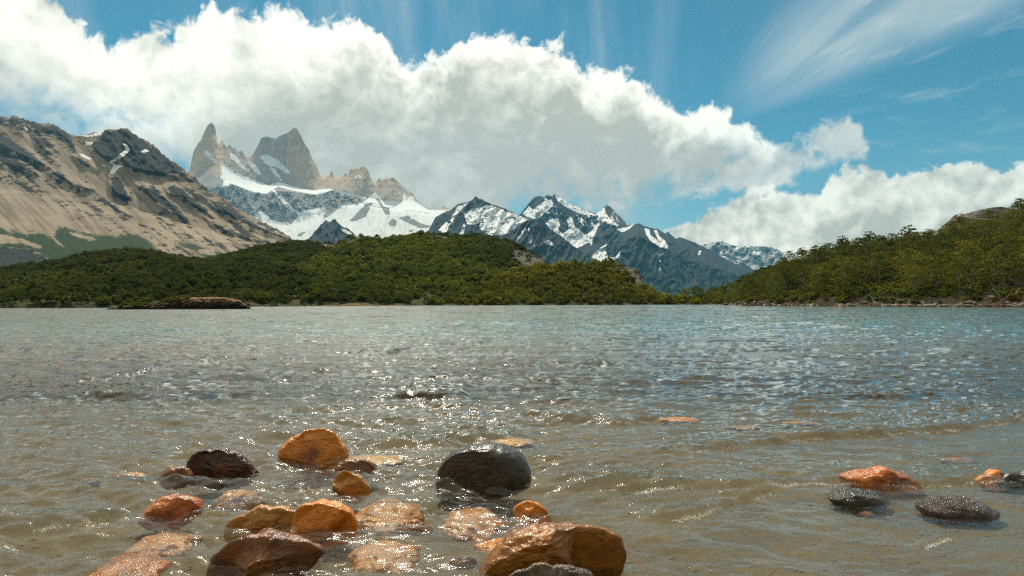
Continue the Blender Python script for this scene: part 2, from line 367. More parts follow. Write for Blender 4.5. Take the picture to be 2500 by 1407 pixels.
def at_A(PX, PY, T, V):
    s = region(PX, PY, snowA, 3.5); s = s*(1-region(PX, PY, rockA, 3.0))
    s = np.where(s < 0.08, 0, s)
    n = fbm(np.stack([PX/14, PY/14, 0*PX+1], -1)+np.stack([PY/30, 0*PX, 0*PX], -1), 5, 0.6)
    patch = smooth(0.15, 0.42, n)*0.62*(1-0.75*smooth(1.0, 1.1, T)*smooth(2.1, 2.0, T)*smooth(820, 700, PX))
    right = smooth(780, 860, PX)*0.75+0.35; band = smooth(600, 700, PX)*smooth(470, 490, PY)*0.35
    s = np.maximum(s, np.clip(patch*(right*0.8+band*0.4+0.1*smooth(380, 420, PY)), 0, 0.62))
    warm = smooth(440, 400, PY+18*n)*np.where((PX < 545) | ((PX > 700) & (PX < 800)), 1.0, 0.45)
    warm = np.maximum(warm, 0.9*smooth(790, 800, PX)*smooth(470, 440, PY))
    warm = np.maximum(warm, 0.7*smooth(505, 470, PX+n*10)*smooth(480, 430, PY))
    warm = np.maximum(warm, 0.9*smooth(2.95, 3.05, T)*smooth(535, 520, PX)); warm = np.maximum(warm, 0.85*smooth(2.95, 3.05, T)*smooth(700, 715, PX)*smooth(800, 790, PX)); warm = np.maximum(warm, 0.5*smooth(3.0, 3.1, T))
    return {"snow": s*(1-0.45*smooth(-0.05, 0.3, fbm(np.stack([PX/5, PY/9, 0*PX+60], -1), 3))*smooth(2.95, 3.05, T)), "other": np.clip(warm, 0, 1)}
M_granite = mountain_mat('granite_and_snow', (0.22, 0.22, 0.21), (0.30, 0.29, 0.27), other=(0.66, 0.45, 0.27), scale=1/420., bumpd=16, streak=(1.0, 1.0, 0.22), bs=0.28, sn_noise=0.6, dk=0.2, dkn=0.3)
bottomA = [(300, 700, 5200), (1300, 700, 5200)]
backA = [(p[0], p[1]+70, 9600) for p in SIL_A]
loft('granite_peaks', [bottomA, cliff_foot, cliff_top, shelf_top, with_D(SIL_A, 8600), backA], 300, 1300, 1.7, [60, 90, 30, 95, 6], M_granite, rel_A, at_A,
     label='tall granite spires with a hanging glacier, tops fading into cloud', category='mountain')

# pale distant ridge on the right
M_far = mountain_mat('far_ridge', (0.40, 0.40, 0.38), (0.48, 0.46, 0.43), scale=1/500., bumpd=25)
silE = [(1600, 640), (1715, 598), (1740, 592), (1765, 589), (1785, 598), (1800, 602), (1830, 600), (1850, 601), (1880, 603), (1900, 610), (1912, 616), (1925, 640), (2050, 690)]
snowE = [[(1748, 598), (1760, 603), (1765, 618), (1772, 632), (1762, 626), (1752, 612)], [(1782, 622), (1806, 628), (1812, 640), (1800, 645), (1786, 636)], [(1820, 600), (1850, 602), (1866, 612), (1850, 624), (1836, 620), (1842, 610), (1822, 606)], [(1828, 648), (1845, 632), (1850, 640), (1838, 656)], [(1795, 602), (1806, 604), (1800, 614)]]
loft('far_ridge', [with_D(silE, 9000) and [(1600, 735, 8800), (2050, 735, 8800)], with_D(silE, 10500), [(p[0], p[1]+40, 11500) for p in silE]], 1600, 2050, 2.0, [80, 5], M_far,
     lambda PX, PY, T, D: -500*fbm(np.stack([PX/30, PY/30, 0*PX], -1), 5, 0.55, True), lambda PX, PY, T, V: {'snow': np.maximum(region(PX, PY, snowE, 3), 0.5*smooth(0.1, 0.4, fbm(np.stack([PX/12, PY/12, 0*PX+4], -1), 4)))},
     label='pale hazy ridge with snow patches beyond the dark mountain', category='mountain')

# main snowy peak and the dark ridge to its right
SIL_D = [(1150, 600), (1240, 545), (1270, 522), (1289, 500), (1300, 485), (1314, 478), (1329, 481.5), (1340, 475), (1347.6, 481.5), (1353, 473), (1366, 480), (1388, 496), (1417.5, 509), (1443, 518), (1458, 522),
         (1473, 509), (1484, 499), (1495, 509), (1509.5, 525.7), (1524, 540), (1531.6, 551.5), (1550, 547), (1557, 545), (1576, 553), (1609, 560.7), (1623.6, 570), (1631, 566), (1649, 582.7), (1660.5, 579), (1690, 590), (1719, 603),
         (1748.8, 618), (1774.5, 636), (1793, 645), (1815, 643), (1829.7, 651), (1840.8, 664), (1880, 720), (1950, 760)]
snowD = [[(1353, 474), (1380, 490), (1440, 519), (1462, 527), (1420, 524), (1385, 508), (1362, 492)], [(1275, 523), (1292, 503), (1300, 512), (1325, 494), (1345, 486), (1352, 502), (1336, 516), (1312, 536), (1290, 532)],
         [(1330, 545), (1345, 534), (1362, 534), (1368, 548), (1362, 560), (1374, 570), (1388, 560), (1384, 534), (1396, 528), (1402, 552), (1420, 566), (1432, 574), (1448, 560), (1452, 572), (1440, 592), (1422, 600), (1406, 608), (1392, 594), (1368, 576), (1344, 560)],
         [(1448, 560), (1462, 530), (1468, 532), (1456, 565), (1449, 582), (1444, 600), (1437, 590)],
         [(1443, 629), (1462, 608), (1482, 595), (1478, 614), (1487, 627), (1500, 629), (1514, 613), (1514, 626), (1498, 637), (1469, 641)],
         [(1573, 557), (1585, 560), (1588, 574), (1604, 586), (1620, 600), (1632, 607), (1612, 604), (1590, 590), (1578, 574)], [(1596, 562), (1604, 562), (1610, 578), (1624, 588), (1633, 605), (1616, 602), (1606, 584)], [(1706, 611), (1713, 612), (1709, 623), (1701, 622)],
         [(1456, 523), (1476, 506), (1478, 520), (1490, 534), (1512, 551), (1490, 549), (1468, 538)], [(1505, 560), (1530, 555), (1548, 548), (1536, 560), (1518, 568)], [(1604, 624), (1626, 614), (1620, 620), (1606, 632)], [(1610, 636), (1613, 632), (1612, 668), (1610, 662)]]
midD1 = [(1150, 700, 5000), (1443, 668, 5200), (1600, 690, 5200), (1700, 720, 5200), (1950, 800, 5200)]
midD2 = [(1150, 640, 6200), (1300, 590, 6300), (1443, 600, 6100), (1520, 590, 6000), (1557, 575, 5900), (1650, 620, 5900), (1760, 660, 5800), (1840, 690, 5800), (1950, 780, 5800)]
def rel_D(PX, PY, T, D):
    w = fbm(np.stack([PX/60, PY/60, 0*PX+50], -1), 3)
    q = np.stack([(PX+0.1*PY)/42+1.1*w, (PY)/70+0.8*w, 0*PX+5], -1)
    s = fbm(q, 6, 0.56, True); f = fbm(np.stack([PX/9, PY/16, 0*PX+8], -1), 3, 0.6, True)
    return -(230*s+45*f)
def at_D(PX, PY, T, V):
    s = region(PX, PY, snowD, 3.0)
    n = fbm(np.stack([(PX-0.5*PY)/9, (PY)/16, 0*PX+2], -1), 5, 0.6)
    zone = smooth(1380, 1420, PX)*smooth(1545, 1500, PX)*smooth(572, 545, PY)
    zone = np.maximum(zone, 0.8*smooth(1300, 1340, PX)*smooth(1400, 1360, PX)*smooth(540, 520, PY))
    zone = np.maximum(zone, 0.25*smooth(640, 560, PY))
    return {'snow': np.maximum(s, zone*smooth(-0.15, 0.3, n)*0.72), 'other': 0.6*smooth(1545, 1525, PX)*smooth(1470, 1500, PX)*smooth(555, 545, PY),
            'green': 0.62*smooth(640, 720, PY)}
M_blue = mountain_mat('cloud_shaded_rock', (0.020, 0.026, 0.030), (0.038, 0.040, 0.040), other=(0.20, 0.16, 0.13), green=(0.03, 0.05, 0.025), scale=1/260., bumpd=16, streak=(1, 1, 0.4))  # dark rock, lowered further to carry cloud shadow in its colour
loft('snowy_mountain', [[(1150, 790, 4300), (1950, 830, 4300)], midD1, midD2, with_D(SIL_D, 7200), [(p[0], p[1]+50, 8200) for p in SIL_D]], 1150, 1950, 1.7, [40, 50, 80, 5], M_blue, rel_D, at_D, jag=18,
     label='dark rocky mountain with a snow basin and white summit', category='mountain')

# left snowy mountain, its dark shoulder and the small dark peak
SIL_C = [(980, 620), (1046, 562.5), (1064, 529), (1086, 518), (1101, 512), (1119, 498), (1145, 492.6), (1155, 486), (1161.7, 479), (1168, 485), (1178, 488), (1196.7, 498), (1226, 507), (1248, 516.5), (1270, 527.5), (1296, 533), (1314, 538), (1330, 560), (1380, 620), (1420, 700)]
snowC = [[(1140, 548), (1132, 522), (1160, 508), (1200, 502), (1250, 520), (1292, 536), (1272, 545), (1240, 572), (1200, 576), (1180, 565), (1160, 550)], [(1098, 538), (1118, 502), (1150, 494), (1132, 506), (1112, 526), (1104, 545)], [(1070, 562), (1090, 541), (1100, 546), (1088, 572)], [(1118, 577), (1132, 545), (1138, 552), (1130, 577)], [(1162, 520), (1185, 500), (1195, 502), (1170, 530)]]
def at_C(PX, PY, T, V):
    n = fbm(np.stack([(PX-0.8*PY)/16, (PY+0.3*PX)/6, 0*PX+2], -1), 5, 0.55)
    s = region(PX, PY, snowC, 3.0); s = s*(1-0.9*smooth(0.12, 0.25, n)*smooth(1130, 1160, PX))
    return {'snow': np.maximum(s, 0.5*smooth(0.2, 0.4, n)*smooth(1150, 1190, PX)*smooth(590, 560, PY))}
loft('snowy_mountain', [[(980, 700, 4200), (1420, 740, 4200)], [(980, 640, 4600), (1100, 590, 4700), (1250, 590, 4700), (1420, 690, 4600)], with_D(SIL_C, 5600), [(p[0], p[1]+40, 6400) for p in SIL_C]], 980, 1420, 1.7, [30, 80, 5], M_blue,
     lambda PX, PY, T, D: -(230*fbm(np.stack([(PX+0.3*PY)/30, PY/60, 0*PX+15], -1), 6, 0.56, True)), at_C, jag=16,
     label='snow-streaked mountain directly above the central green hill', category='mountain')
SIL_C2 = [(1150, 640), (1241, 573.5), (1262, 556), (1278, 543), (1300, 534), (1325.5, 548), (1351, 570), (1381, 588), (1410, 607), (1428, 622), (1443, 636), (1458, 643), (1500, 680), (1560, 740)]
snowC2 = [[(1255, 592), (1280, 556), (1284, 558), (1262, 592)], [(1289, 557), (1296, 558), (1295, 569), (1290, 568)], [(1328, 590), (1342, 586), (1356, 601), (1344, 600), (1334, 598)], [(1290, 607), (1304, 596), (1308, 599), (1296, 610)], [(1292, 592), (1300, 582), (1302, 584), (1294, 594)]]
loft('dark_shoulder', [[(1150, 760, 3400), (1560, 760, 3400)], with_D(SIL_C2, 4600), [(p[0], p[1]+40, 5000) for p in SIL_C2]], 1150, 1560, 1.9, [90, 5], M_blue,
     lambda PX, PY, T, D: -(180*fbm(np.stack([(PX+0.4*PY)/26, PY/60, 0*PX+25], -1), 6, 0.56, True)),
     lambda PX, PY, T, V: {'snow': np.maximum(region(PX, PY, snowC2, 2.5), 0.45*smooth(0.25, 0.45, fbm(np.stack([PX/10, PY/10, 0*PX+2], -1), 4))*smooth(620, 590, PY)), 'green': 0.6*smooth(590, 640, PY)}, jag=12,
     label='dark blue mountain shoulder with few snow specks', category='mountain')
SIL_B = [(700, 640), (748, 588), (765.6, 569.5), (780, 552), (790, 543), (797, 537), (800, 541), (807, 541), (812, 537), (819, 534), (824, 541), (832, 552), (849, 558), (866, 572), (881, 587), (930, 640)]
loft('small_dark_peak', [[(700, 700, 3600), (930, 700, 3600)], with_D(SIL_B, 4600), [(p[0], p[1]+50, 5200) for p in SIL_B]], 700, 930, 1.7, [60, 5], M_blue,
     lambda PX, PY, T, D: -(160*fbm(np.stack([(PX)/26, PY/50, 0*PX+35], -1), 6, 0.56, True)),
     lambda PX, PY, T, V: {'snow': region(PX, PY, [[(832, 556), (846, 562), (864, 573), (850, 572), (838, 566)], [(819, 583), (824, 580), (820, 588)]], 2.0), 'green': 0.5*smooth(560, 600, PY)}, jag=14,
     label='small dark blue pointed peak standing before the glacier', category='mountain')

# ------------------------------------------------------------------ scree mountain on the left
SIL_F = [(-500, 200), (-200, 262), (-60, 280), (0, 283), (11.5, 284.6), (23, 290), (30, 283), (37.4, 283), (50, 290), (57.6, 289), (70, 296), (80.6, 296), (98, 303), (115, 301), (129.6, 304), (150, 315), (167, 326), (184, 332), (213, 328), (230, 323),
         (247.7, 325), (253, 320), (259, 316), (288, 316), (300, 313), (311, 314), (322.6, 323.5), (334, 332), (345.6, 338), (363, 346), (374, 354), (383, 361), (390, 370), (403, 381), (415, 392), (426, 396), (432, 400), (446, 410), (452, 418), (466.6, 427), (490, 447), (515.5, 467.5), (547, 485), (570, 499), (593, 516.5),
         (633.6, 539.5), (677, 560), (705.6, 577), (722, 589), (760, 612), (820, 640), (900, 670)]
cragF = [[(222, 352), (240, 335), (259, 317), (311, 315), (345, 339), (383, 361), (426, 397), (446, 411), (470, 434), (455, 432), (425, 430), (400, 432), (350, 425), (325, 420), (302, 404), (290, 388), (272, 400), (247, 388), (226, 368)],
         [(-500, 205), (0, 286), (50, 289), (98, 303), (130, 305), (165, 327), (180, 345), (190, 376), (172, 362), (150, 336), (128, 328), (100, 330), (70, 308), (30, 300), (-500, 240)], [(80, 330), (110, 335), (140, 366), (118, 368), (88, 352)],
         [(268, 430), (282, 428), (296, 440), (312, 478), (292, 486), (274, 484)], [(404, 458), (425, 452), (450, 462), (470, 480), (500, 505), (520, 530), (500, 530), (460, 500), (415, 476)], [(470, 475), (490, 470), (520, 500), (545, 520), (520, 512), (486, 494)],
         [(500, 480), (560, 505), (620, 545), (700, 580), (650, 570), (590, 545), (530, 515)], [(120, 420), (150, 418), (175, 440), (225, 462), (205, 465), (150, 442)], [(180, 380), (200, 388), (240, 412), (230, 415), (200, 402)], [(0, 340), (40, 355), (90, 385), (130, 415), (90, 400), (40, 382), (0, 365)],
         [(330, 450), (375, 455), (420, 492), (460, 535), (440, 535), (390, 500), (345, 470)], [(240, 475), (280, 500), (330, 535), (318, 535), (270, 508), (238, 488)], [(402, 543), (425, 542), (436, 552), (418, 558), (404, 552)], [(0, 385), (60, 395), (90, 425), (40, 415), (0, 402)], [(500, 530), (560, 560), (640, 588), (600, 585), (540, 568)]]
greenF = [[(-500, 555), (0, 558), (60, 568), (110, 572), (128, 580), (138, 560), (160, 556), (230, 570), (280, 575), (340, 570), (368, 590), (384, 615), (386, 650), (-500, 700)], [(425, 582), (455, 590), (490, 600), (560, 622), (600, 640), (640, 690), (380, 690), (385, 630), (460, 640), (515, 640), (470, 615), (440, 600)], [(250, 548), (262, 560), (290, 568), (262, 566)]]
bareF = [[(-500, 570), (0, 573), (60, 586), (105, 602), (95, 606), (50, 594), (-500, 590)], [(130, 580), (150, 596), (156, 602), (140, 596)], [(485, 610), (520, 612), (525, 620), (490, 618)], [(170, 568), (240, 584), (230, 590), (180, 576)]]
snowF = [[(299, 349), (311, 355), (318, 367), (303, 381), (284, 393), (272, 398), (280, 401), (303, 406), (290, 411), (277, 425), (267, 425), (277, 404), (267, 396), (290, 378), (307, 366)], [(207, 347), (228, 347), (222, 355), (210, 354)], [(192, 373), (205, 378), (224, 388), (218, 391), (200, 382)], [(186, 331), (215, 330), (246, 322), (248, 330), (230, 333), (205, 334)],
         [(56, 312), (62, 311), (69, 317), (64, 319)], [(343, 370), (356, 364), (366, 370), (350, 373)], [(246, 402), (257, 404), (256, 408)], [(380, 432), (390, 431), (386, 434)], [(255, 433), (259, 434), (258, 438)]]
def rel_F(PX, PY, T, D):
    u = (PX*0.72+PY*0.69)/150; v = (PX*0.69-PY*0.72)            # u along the fall line, v across it
    s = fbm(np.stack([v/42, u*1.6, 0*PX], -1), 3, 0.5, True); f = fbm(np.stack([PX/16, PY/16, 0*PX+8], -1), 2, 0.6)
    cr = region(PX, PY, cragF, 10)
    return -(46*s*(0.07+1.5*cr)+3*f*(0.1+3*cr)+10*cr)
def at_F(PX, PY, T, V):
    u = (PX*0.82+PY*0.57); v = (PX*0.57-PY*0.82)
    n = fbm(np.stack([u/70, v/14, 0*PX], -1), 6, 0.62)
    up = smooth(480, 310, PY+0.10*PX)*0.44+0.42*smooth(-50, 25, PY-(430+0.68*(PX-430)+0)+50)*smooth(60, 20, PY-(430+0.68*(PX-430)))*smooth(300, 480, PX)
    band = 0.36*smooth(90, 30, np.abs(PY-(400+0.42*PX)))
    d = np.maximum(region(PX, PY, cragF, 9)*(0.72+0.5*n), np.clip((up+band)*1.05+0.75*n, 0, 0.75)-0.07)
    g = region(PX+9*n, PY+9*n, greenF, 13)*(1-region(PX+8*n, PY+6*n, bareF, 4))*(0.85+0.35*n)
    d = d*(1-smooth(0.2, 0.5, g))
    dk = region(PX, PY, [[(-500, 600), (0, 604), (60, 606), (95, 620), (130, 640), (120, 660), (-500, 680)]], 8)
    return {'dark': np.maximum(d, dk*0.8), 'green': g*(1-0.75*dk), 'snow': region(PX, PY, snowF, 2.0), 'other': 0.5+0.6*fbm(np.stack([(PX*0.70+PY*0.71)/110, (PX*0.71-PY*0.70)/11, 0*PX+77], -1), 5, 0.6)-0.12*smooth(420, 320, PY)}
def scree_mat():
    m, t, out = material('scree_and_rock')
    pos = t.n('ShaderNodeNewGeometry').outputs['Position']
    pv = t.v('SCALE', pos, sc=1/160.); ps = t.v('MULTIPLY', pv, (1.0, 0.6, 1.0))
    n1 = t.noise(pv, 0.7, 6, 0.55); n2 = t.noise(ps, 7.0, 8, 0.65); n3 = t.noise(pv, 26.0, 5, 0.7)
    c = t.mix(t.ss(n1, 0.36, 0.62), (0.28, 0.228, 0.158), (0.165, 0.122, 0.083))
    c = t.mix(t.ss(n2, 0.3, 0.75, 0, 0.5), c, (0.20, 0.15, 0.11))
    c = t.mix(t.ss(t.attr('other'), 0.35, 0.62), c, t.mix(0.4, c, (0.40, 0.335, 0.24))); c = t.mix(t.ss(t.attr('other'), 0.5, 0.28, 0, 0.75), c, (0.15, 0.115, 0.08))
    c = t.mix(t.ss(n3, 0.5, 0.8, 0, 0.4), c, (0.42, 0.35, 0.26))
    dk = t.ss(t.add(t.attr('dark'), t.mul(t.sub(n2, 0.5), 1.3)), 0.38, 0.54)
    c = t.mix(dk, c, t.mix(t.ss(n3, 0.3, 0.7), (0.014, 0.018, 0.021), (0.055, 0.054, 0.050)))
    g = t.ss(t.add(t.attr('green'), t.add(t.mul(t.sub(n2, 0.5), 1.0), t.mul(t.sub(n3, 0.5), 1.2))), 0.42, 0.54)
    c = t.mix(g, c, t.mix(t.ss(n3, 0.35, 0.65), (0.010, 0.020, 0.008), (0.036, 0.062, 0.02)))
    sn = t.ss(t.add(t.attr('snow'), t.mul(t.sub(n2, 0.5), 0.5)), 0.45, 0.55)
    c = t.mix(sn, c, (0.8, 0.8, 0.78))
    bh = t.add(t.mul(n2, 1.0), t.mul(n3, 0.35)); bh = t.mul(bh, t.add(0.35, t.mul(dk, 0.9)))
    principled(t, out, c, 0.95, t.bump(bh, 0.9, 9.0), 0.1)
    return m
M_scree = scree_mat()
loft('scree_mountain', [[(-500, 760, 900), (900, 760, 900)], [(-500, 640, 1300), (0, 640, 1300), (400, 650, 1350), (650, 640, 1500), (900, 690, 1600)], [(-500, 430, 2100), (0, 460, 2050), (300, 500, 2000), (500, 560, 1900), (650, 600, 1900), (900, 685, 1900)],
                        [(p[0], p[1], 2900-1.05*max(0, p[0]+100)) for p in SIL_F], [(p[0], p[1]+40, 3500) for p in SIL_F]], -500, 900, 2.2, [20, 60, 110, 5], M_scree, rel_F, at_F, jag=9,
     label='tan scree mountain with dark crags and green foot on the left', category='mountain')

# ------------------------------------------------------------------ wooded hills
def hill_mat(name, soil, rock, green):
    m, t, out = material(name)
    pos = t.n('ShaderNodeNewGeometry').outputs['Position']
    n1 = t.noise(pos, 0.05, 6, 0.6); n2 = t.noise(pos, 0.5, 8, 0.65); n3 = t.noise(t.v('MULTIPLY', pos, (1, 1, 3.0)), 0.22, 8, 0.65)
    c = t.mix(t.ss(n2, 0.35, 0.65), green, soil)
    c = t.mix(t.ss(t.add(t.attr('dark'), t.mul(t.sub(n2, 0.5), 0.8)), 0.4, 0.6), c, t.mix(t.ss(n3, 0.35, 0.65), rock, tuple(x*0.4 for x in rock)))
    c = t.mix(t.ss(t.add(t.attr('other'), t.mul(t.sub(n2, 0.5), 0.8)), 0.4, 0.6), c, t.mix(t.ss(n3, 0.3, 0.65), (0.30, 0.17, 0.09), (0.15, 0.10, 0.06)))
    principled(t, out, c, 0.95, t.bump(t.add(n2, n3), 0.9, 1.0), 0.1)
    return m
M_hill = hill_mat('hill_ground', (0.075, 0.06, 0.03), (0.15, 0.135, 0.11), (0.035, 0.05, 0.014))
def rel_h(sx, sy, a, z):
    return lambda PX, PY, T, D: -a*fbm(np.stack([PX/sx, PY/sy, 0*PX+z], -1), 4, 0.5)*smooth(0.3, 1.3, T)
zl_scale = 34.0
SHORE1 = [(-600, 150), (0, 152), (300, 152), (610, 176), (760, 200), (900, 206), (1300, 214), (1700, 224), (1850, 228)]
ridge1 = [(-600, 690, 380), (-200, 672, 380), (0, 666, 390), (60, 660, 400), (130, 648, 410), (200, 632, 420), (260, 622, 430), (310, 616, 440), (380, 620, 450), (430, 632, 460), (480, 640, 480), (520, 636, 500), (560, 627, 530), (600, 614, 560), (640, 603, 590), (700, 595, 620), (760, 592, 640), (800, 596, 640), (835, 606, 640), (880, 630, 640), (1000, 700, 560)]
mid1 = [(-600, 720, 230), (0, 712, 235), (200, 690, 250), (400, 672, 270), (600, 676, 300), (700, 660, 340), (850, 680, 360), (1000, 735, 360)]
bareH1 = [[(740, 590), (790, 590), (830, 598), (828, 612), (800, 612), (760, 600)], [(205, 645), (230, 645), (256, 655), (240, 660), (214, 652)], [(270, 628), (300, 612), (320, 618), (310, 630)], [(195, 678), (245, 672), (260, 682), (225, 692)], [(610, 606), (625, 600), (645, 604), (640, 609)]]
h1 = loft('wooded_hill', [('z', -1.2, [(p, d-3) for p, d in SHORE1]), ('z', 0.9, [(p, d+4) for p, d in SHORE1]), mid1, ridge1, [(p[0], p[1]+26, p[2]*1.16) for p in ridge1]],
          -600, 1000, 3.0, [4, 30, 44, 6], M_hill, rel_h(90, 40, 16, 1), lambda PX, PY, T, V: {'other': region(PX, PY, bareH1, 4), 'dark': 0*PX}, zlump=2.6, label='low forested hill along the left far shore', category='hill')
ridge2 = [(440, 748, 215), (500, 738, 230), (560, 722, 260), (640, 692, 320), (700, 668, 370), (760, 638, 430), (810, 614, 470), (835, 596, 480), (850, 584, 490), (880, 577, 500), (905, 582, 500), (930, 590, 500), (960, 582, 500), (1000, 577, 510), (1040, 570, 520), (1070, 574, 520), (1110, 580, 520),
          (1150, 579, 520), (1185, 580, 515), (1230, 590, 505), (1270, 606, 490), (1300, 618, 480), (1325, 634, 470), (1336, 650, 460), (1350, 690, 440), (1400, 740, 400)]
mid2 = [(440, 751, 190), (560, 735, 225), (700, 705, 270), (850, 668, 330), (1000, 660, 345), (1150, 662, 345), (1270, 680, 345), (1350, 715, 330), (1400, 745, 320)]
bareH2 = [[(1255, 606), (1290, 612), (1325, 632), (1338, 650), (1320, 660), (1280, 655), (1240, 640), (1250, 622)], [(838, 590), (870, 572), (912, 580), (925, 588), (880, 590), (850, 600)], [(1030, 568), (1060, 564), (1100, 572), (1110, 585), (1080, 592), (1050, 578)], [(1140, 655), (1170, 655), (1160, 672), (1145, 668)], [(880, 622), (905, 624), (915, 636), (890, 634)]]
h2 = loft('wooded_hill', [('z', -1.2, [(p, d+1) for p, d in SHORE1]), ('z', 1.0, [(p, d+9) for p, d in SHORE1]), mid2, ridge2, [(p[0], p[1]+30, p[2]*1.14) for p in ridge2]],
          440, 1400, 3.0, [4, 34, 50, 6], M_hill, rel_h(80, 36, 18, 7), lambda PX, PY, T, V: {'dark': region(PX, PY, bareH2, 5), 'other': 0*PX}, zlump=2.6, label='broad green forested hill in the centre with bare rock on its right flank', category='hill')
ridge3 = [(1050, 748, 222), (1100, 738, 232), (1160, 714, 255), (1200, 694, 272), (1240, 672, 288), (1300, 655, 300), (1350, 650, 304), (1400, 650, 306), (1440, 652, 306), (1480, 648, 306), (1512, 645, 304), (1540, 655, 300), (1560, 672, 292), (1576, 700, 282), (1590, 716, 270), (1620, 728, 256), (1680, 733, 250), (1740, 737, 246), (1850, 741, 246)]
mid3 = [(1050, 749, 218), (1160, 732, 235), (1300, 706, 252), (1400, 702, 255), (1500, 704, 255), (1560, 716, 252), (1620, 734, 245), (1850, 742, 240)]
bareH3 = [[(1490, 644), (1515, 642), (1545, 655), (1565, 675), (1580, 704), (1560, 708), (1545, 690), (1528, 672), (1505, 660)], [(1330, 648), (1400, 642), (1410, 650), (1350, 656)]]
h3 = loft('wooded_hill', [('z', -1.0, [(p, d-2) for p, d in SHORE1]), ('z', 0.7, [(p, d+5) for p, d in SHORE1]), mid3, ridge3, [(p[0], p[1]+30, p[2]*1.14) for p in ridge3]],
          1050, 1850, 3.0, [4, 24, 30, 6], M_hill, rel_h(60, 30, 7, 12), lambda PX, PY, T, V: {'dark': region(PX, PY, bareH3, 4), 'other': 0.25*smooth(1.35, 1.1, T)}, zlump=1.2, label='small rounded green hill with a brown cliff end right of centre', category='hill')
ridge5 = [(1640, 745, 400), (1700, 728, 420), (1740, 714, 440), (1780, 700, 450), (1810, 686, 460), (1835, 672, 470), (1870, 656, 480), (1950, 640, 480), (2100, 640, 480)]
h5 = loft('wooded_hill', [[(1640, 760, 330), (2100, 760, 330)], ridge5, [(p[0], p[1]+30, p[2]*1.15) for p in ridge5]], 1640, 2100, 3.0, [40, 6], M_hill, rel_h(50, 24, 8, 20),
          lambda PX, PY, T, V: {'dark': region(PX, PY, [[(1770, 700), (1850, 655), (1850, 664), (1790, 700)]], 4)}, zlump=0.8, label='faint slope behind the right-hand wooded hill', category='hill')
SHORE4 = [(1740, 222), (1775, 178), (1820, 160), (1900, 146), (2050, 130), (2200, 119), (2350, 110), (2500, 104), (2700, 97), (3100, 88)]
ridge4 = [(1740, 744, 230), (1770, 738, 215), (1790, 728, 212), (1820, 712, 210), (1860, 690, 208), (1900, 668, 206), (1950, 650, 204), (2000, 642, 202), (2060, 632, 200), (2110, 620, 198), (2150, 612, 197), (2200, 606, 196), (2250, 602, 195), (2300, 592, 193), (2350, 580, 190), (2400, 560, 188), (2450, 547, 186), (2500, 540, 184), (2600, 525, 180), (2800, 500, 176), (3100, 480, 170)]
mid4 = [(1740, 746, 226), (1790, 736, 192), (1860, 722, 175), (1950, 708, 162), (2060, 700, 152), (2200, 690, 142), (2350, 684, 136), (2500, 676, 130), (2800, 668, 122), (3100, 660, 114)]
def taper4(V, PX):
    k = smooth(1752, 1815, PX); V[..., 2] = V[..., 2]*k-0.6*(1-k); return V
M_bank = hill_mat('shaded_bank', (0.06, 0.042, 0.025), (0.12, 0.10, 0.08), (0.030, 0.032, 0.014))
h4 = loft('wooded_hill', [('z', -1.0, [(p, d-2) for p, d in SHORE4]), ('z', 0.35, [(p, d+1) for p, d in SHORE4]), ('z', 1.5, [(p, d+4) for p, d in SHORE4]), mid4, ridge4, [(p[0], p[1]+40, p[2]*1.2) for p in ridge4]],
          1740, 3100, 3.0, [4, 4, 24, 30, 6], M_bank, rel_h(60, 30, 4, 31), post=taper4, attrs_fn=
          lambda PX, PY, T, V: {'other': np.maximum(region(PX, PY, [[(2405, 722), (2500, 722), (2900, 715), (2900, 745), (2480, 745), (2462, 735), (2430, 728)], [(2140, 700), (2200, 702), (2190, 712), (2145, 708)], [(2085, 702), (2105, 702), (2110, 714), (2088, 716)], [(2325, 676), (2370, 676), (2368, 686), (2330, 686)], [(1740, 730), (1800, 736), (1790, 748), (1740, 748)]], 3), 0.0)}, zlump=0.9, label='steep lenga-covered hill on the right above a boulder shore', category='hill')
rdome = [(2280, 570, 290), (2305, 548, 290), (2325, 533, 290), (2350, 524, 290), (2385, 514, 290), (2420, 507, 290), (2445, 505, 290), (2475, 510, 290), (2540, 530, 290), (2600, 560, 290)]
M_dome = hill_mat('bare_rock', (0.13, 0.11, 0.085), (0.20, 0.175, 0.15), (0.13, 0.11, 0.085))
loft('rock_dome', [[(2290, 620, 262), (2600, 620, 262)], rdome, [(p[0], p[1]+20, 320) for p in rdome]], 2290, 2600, 3.0, [24, 6], M_dome, rel_h(40, 12, 5, 44), lambda PX, PY, T, V: {'dark': 0*PX+0.9},
     label='smooth bare rock dome behind the right-hand trees', category='rock')

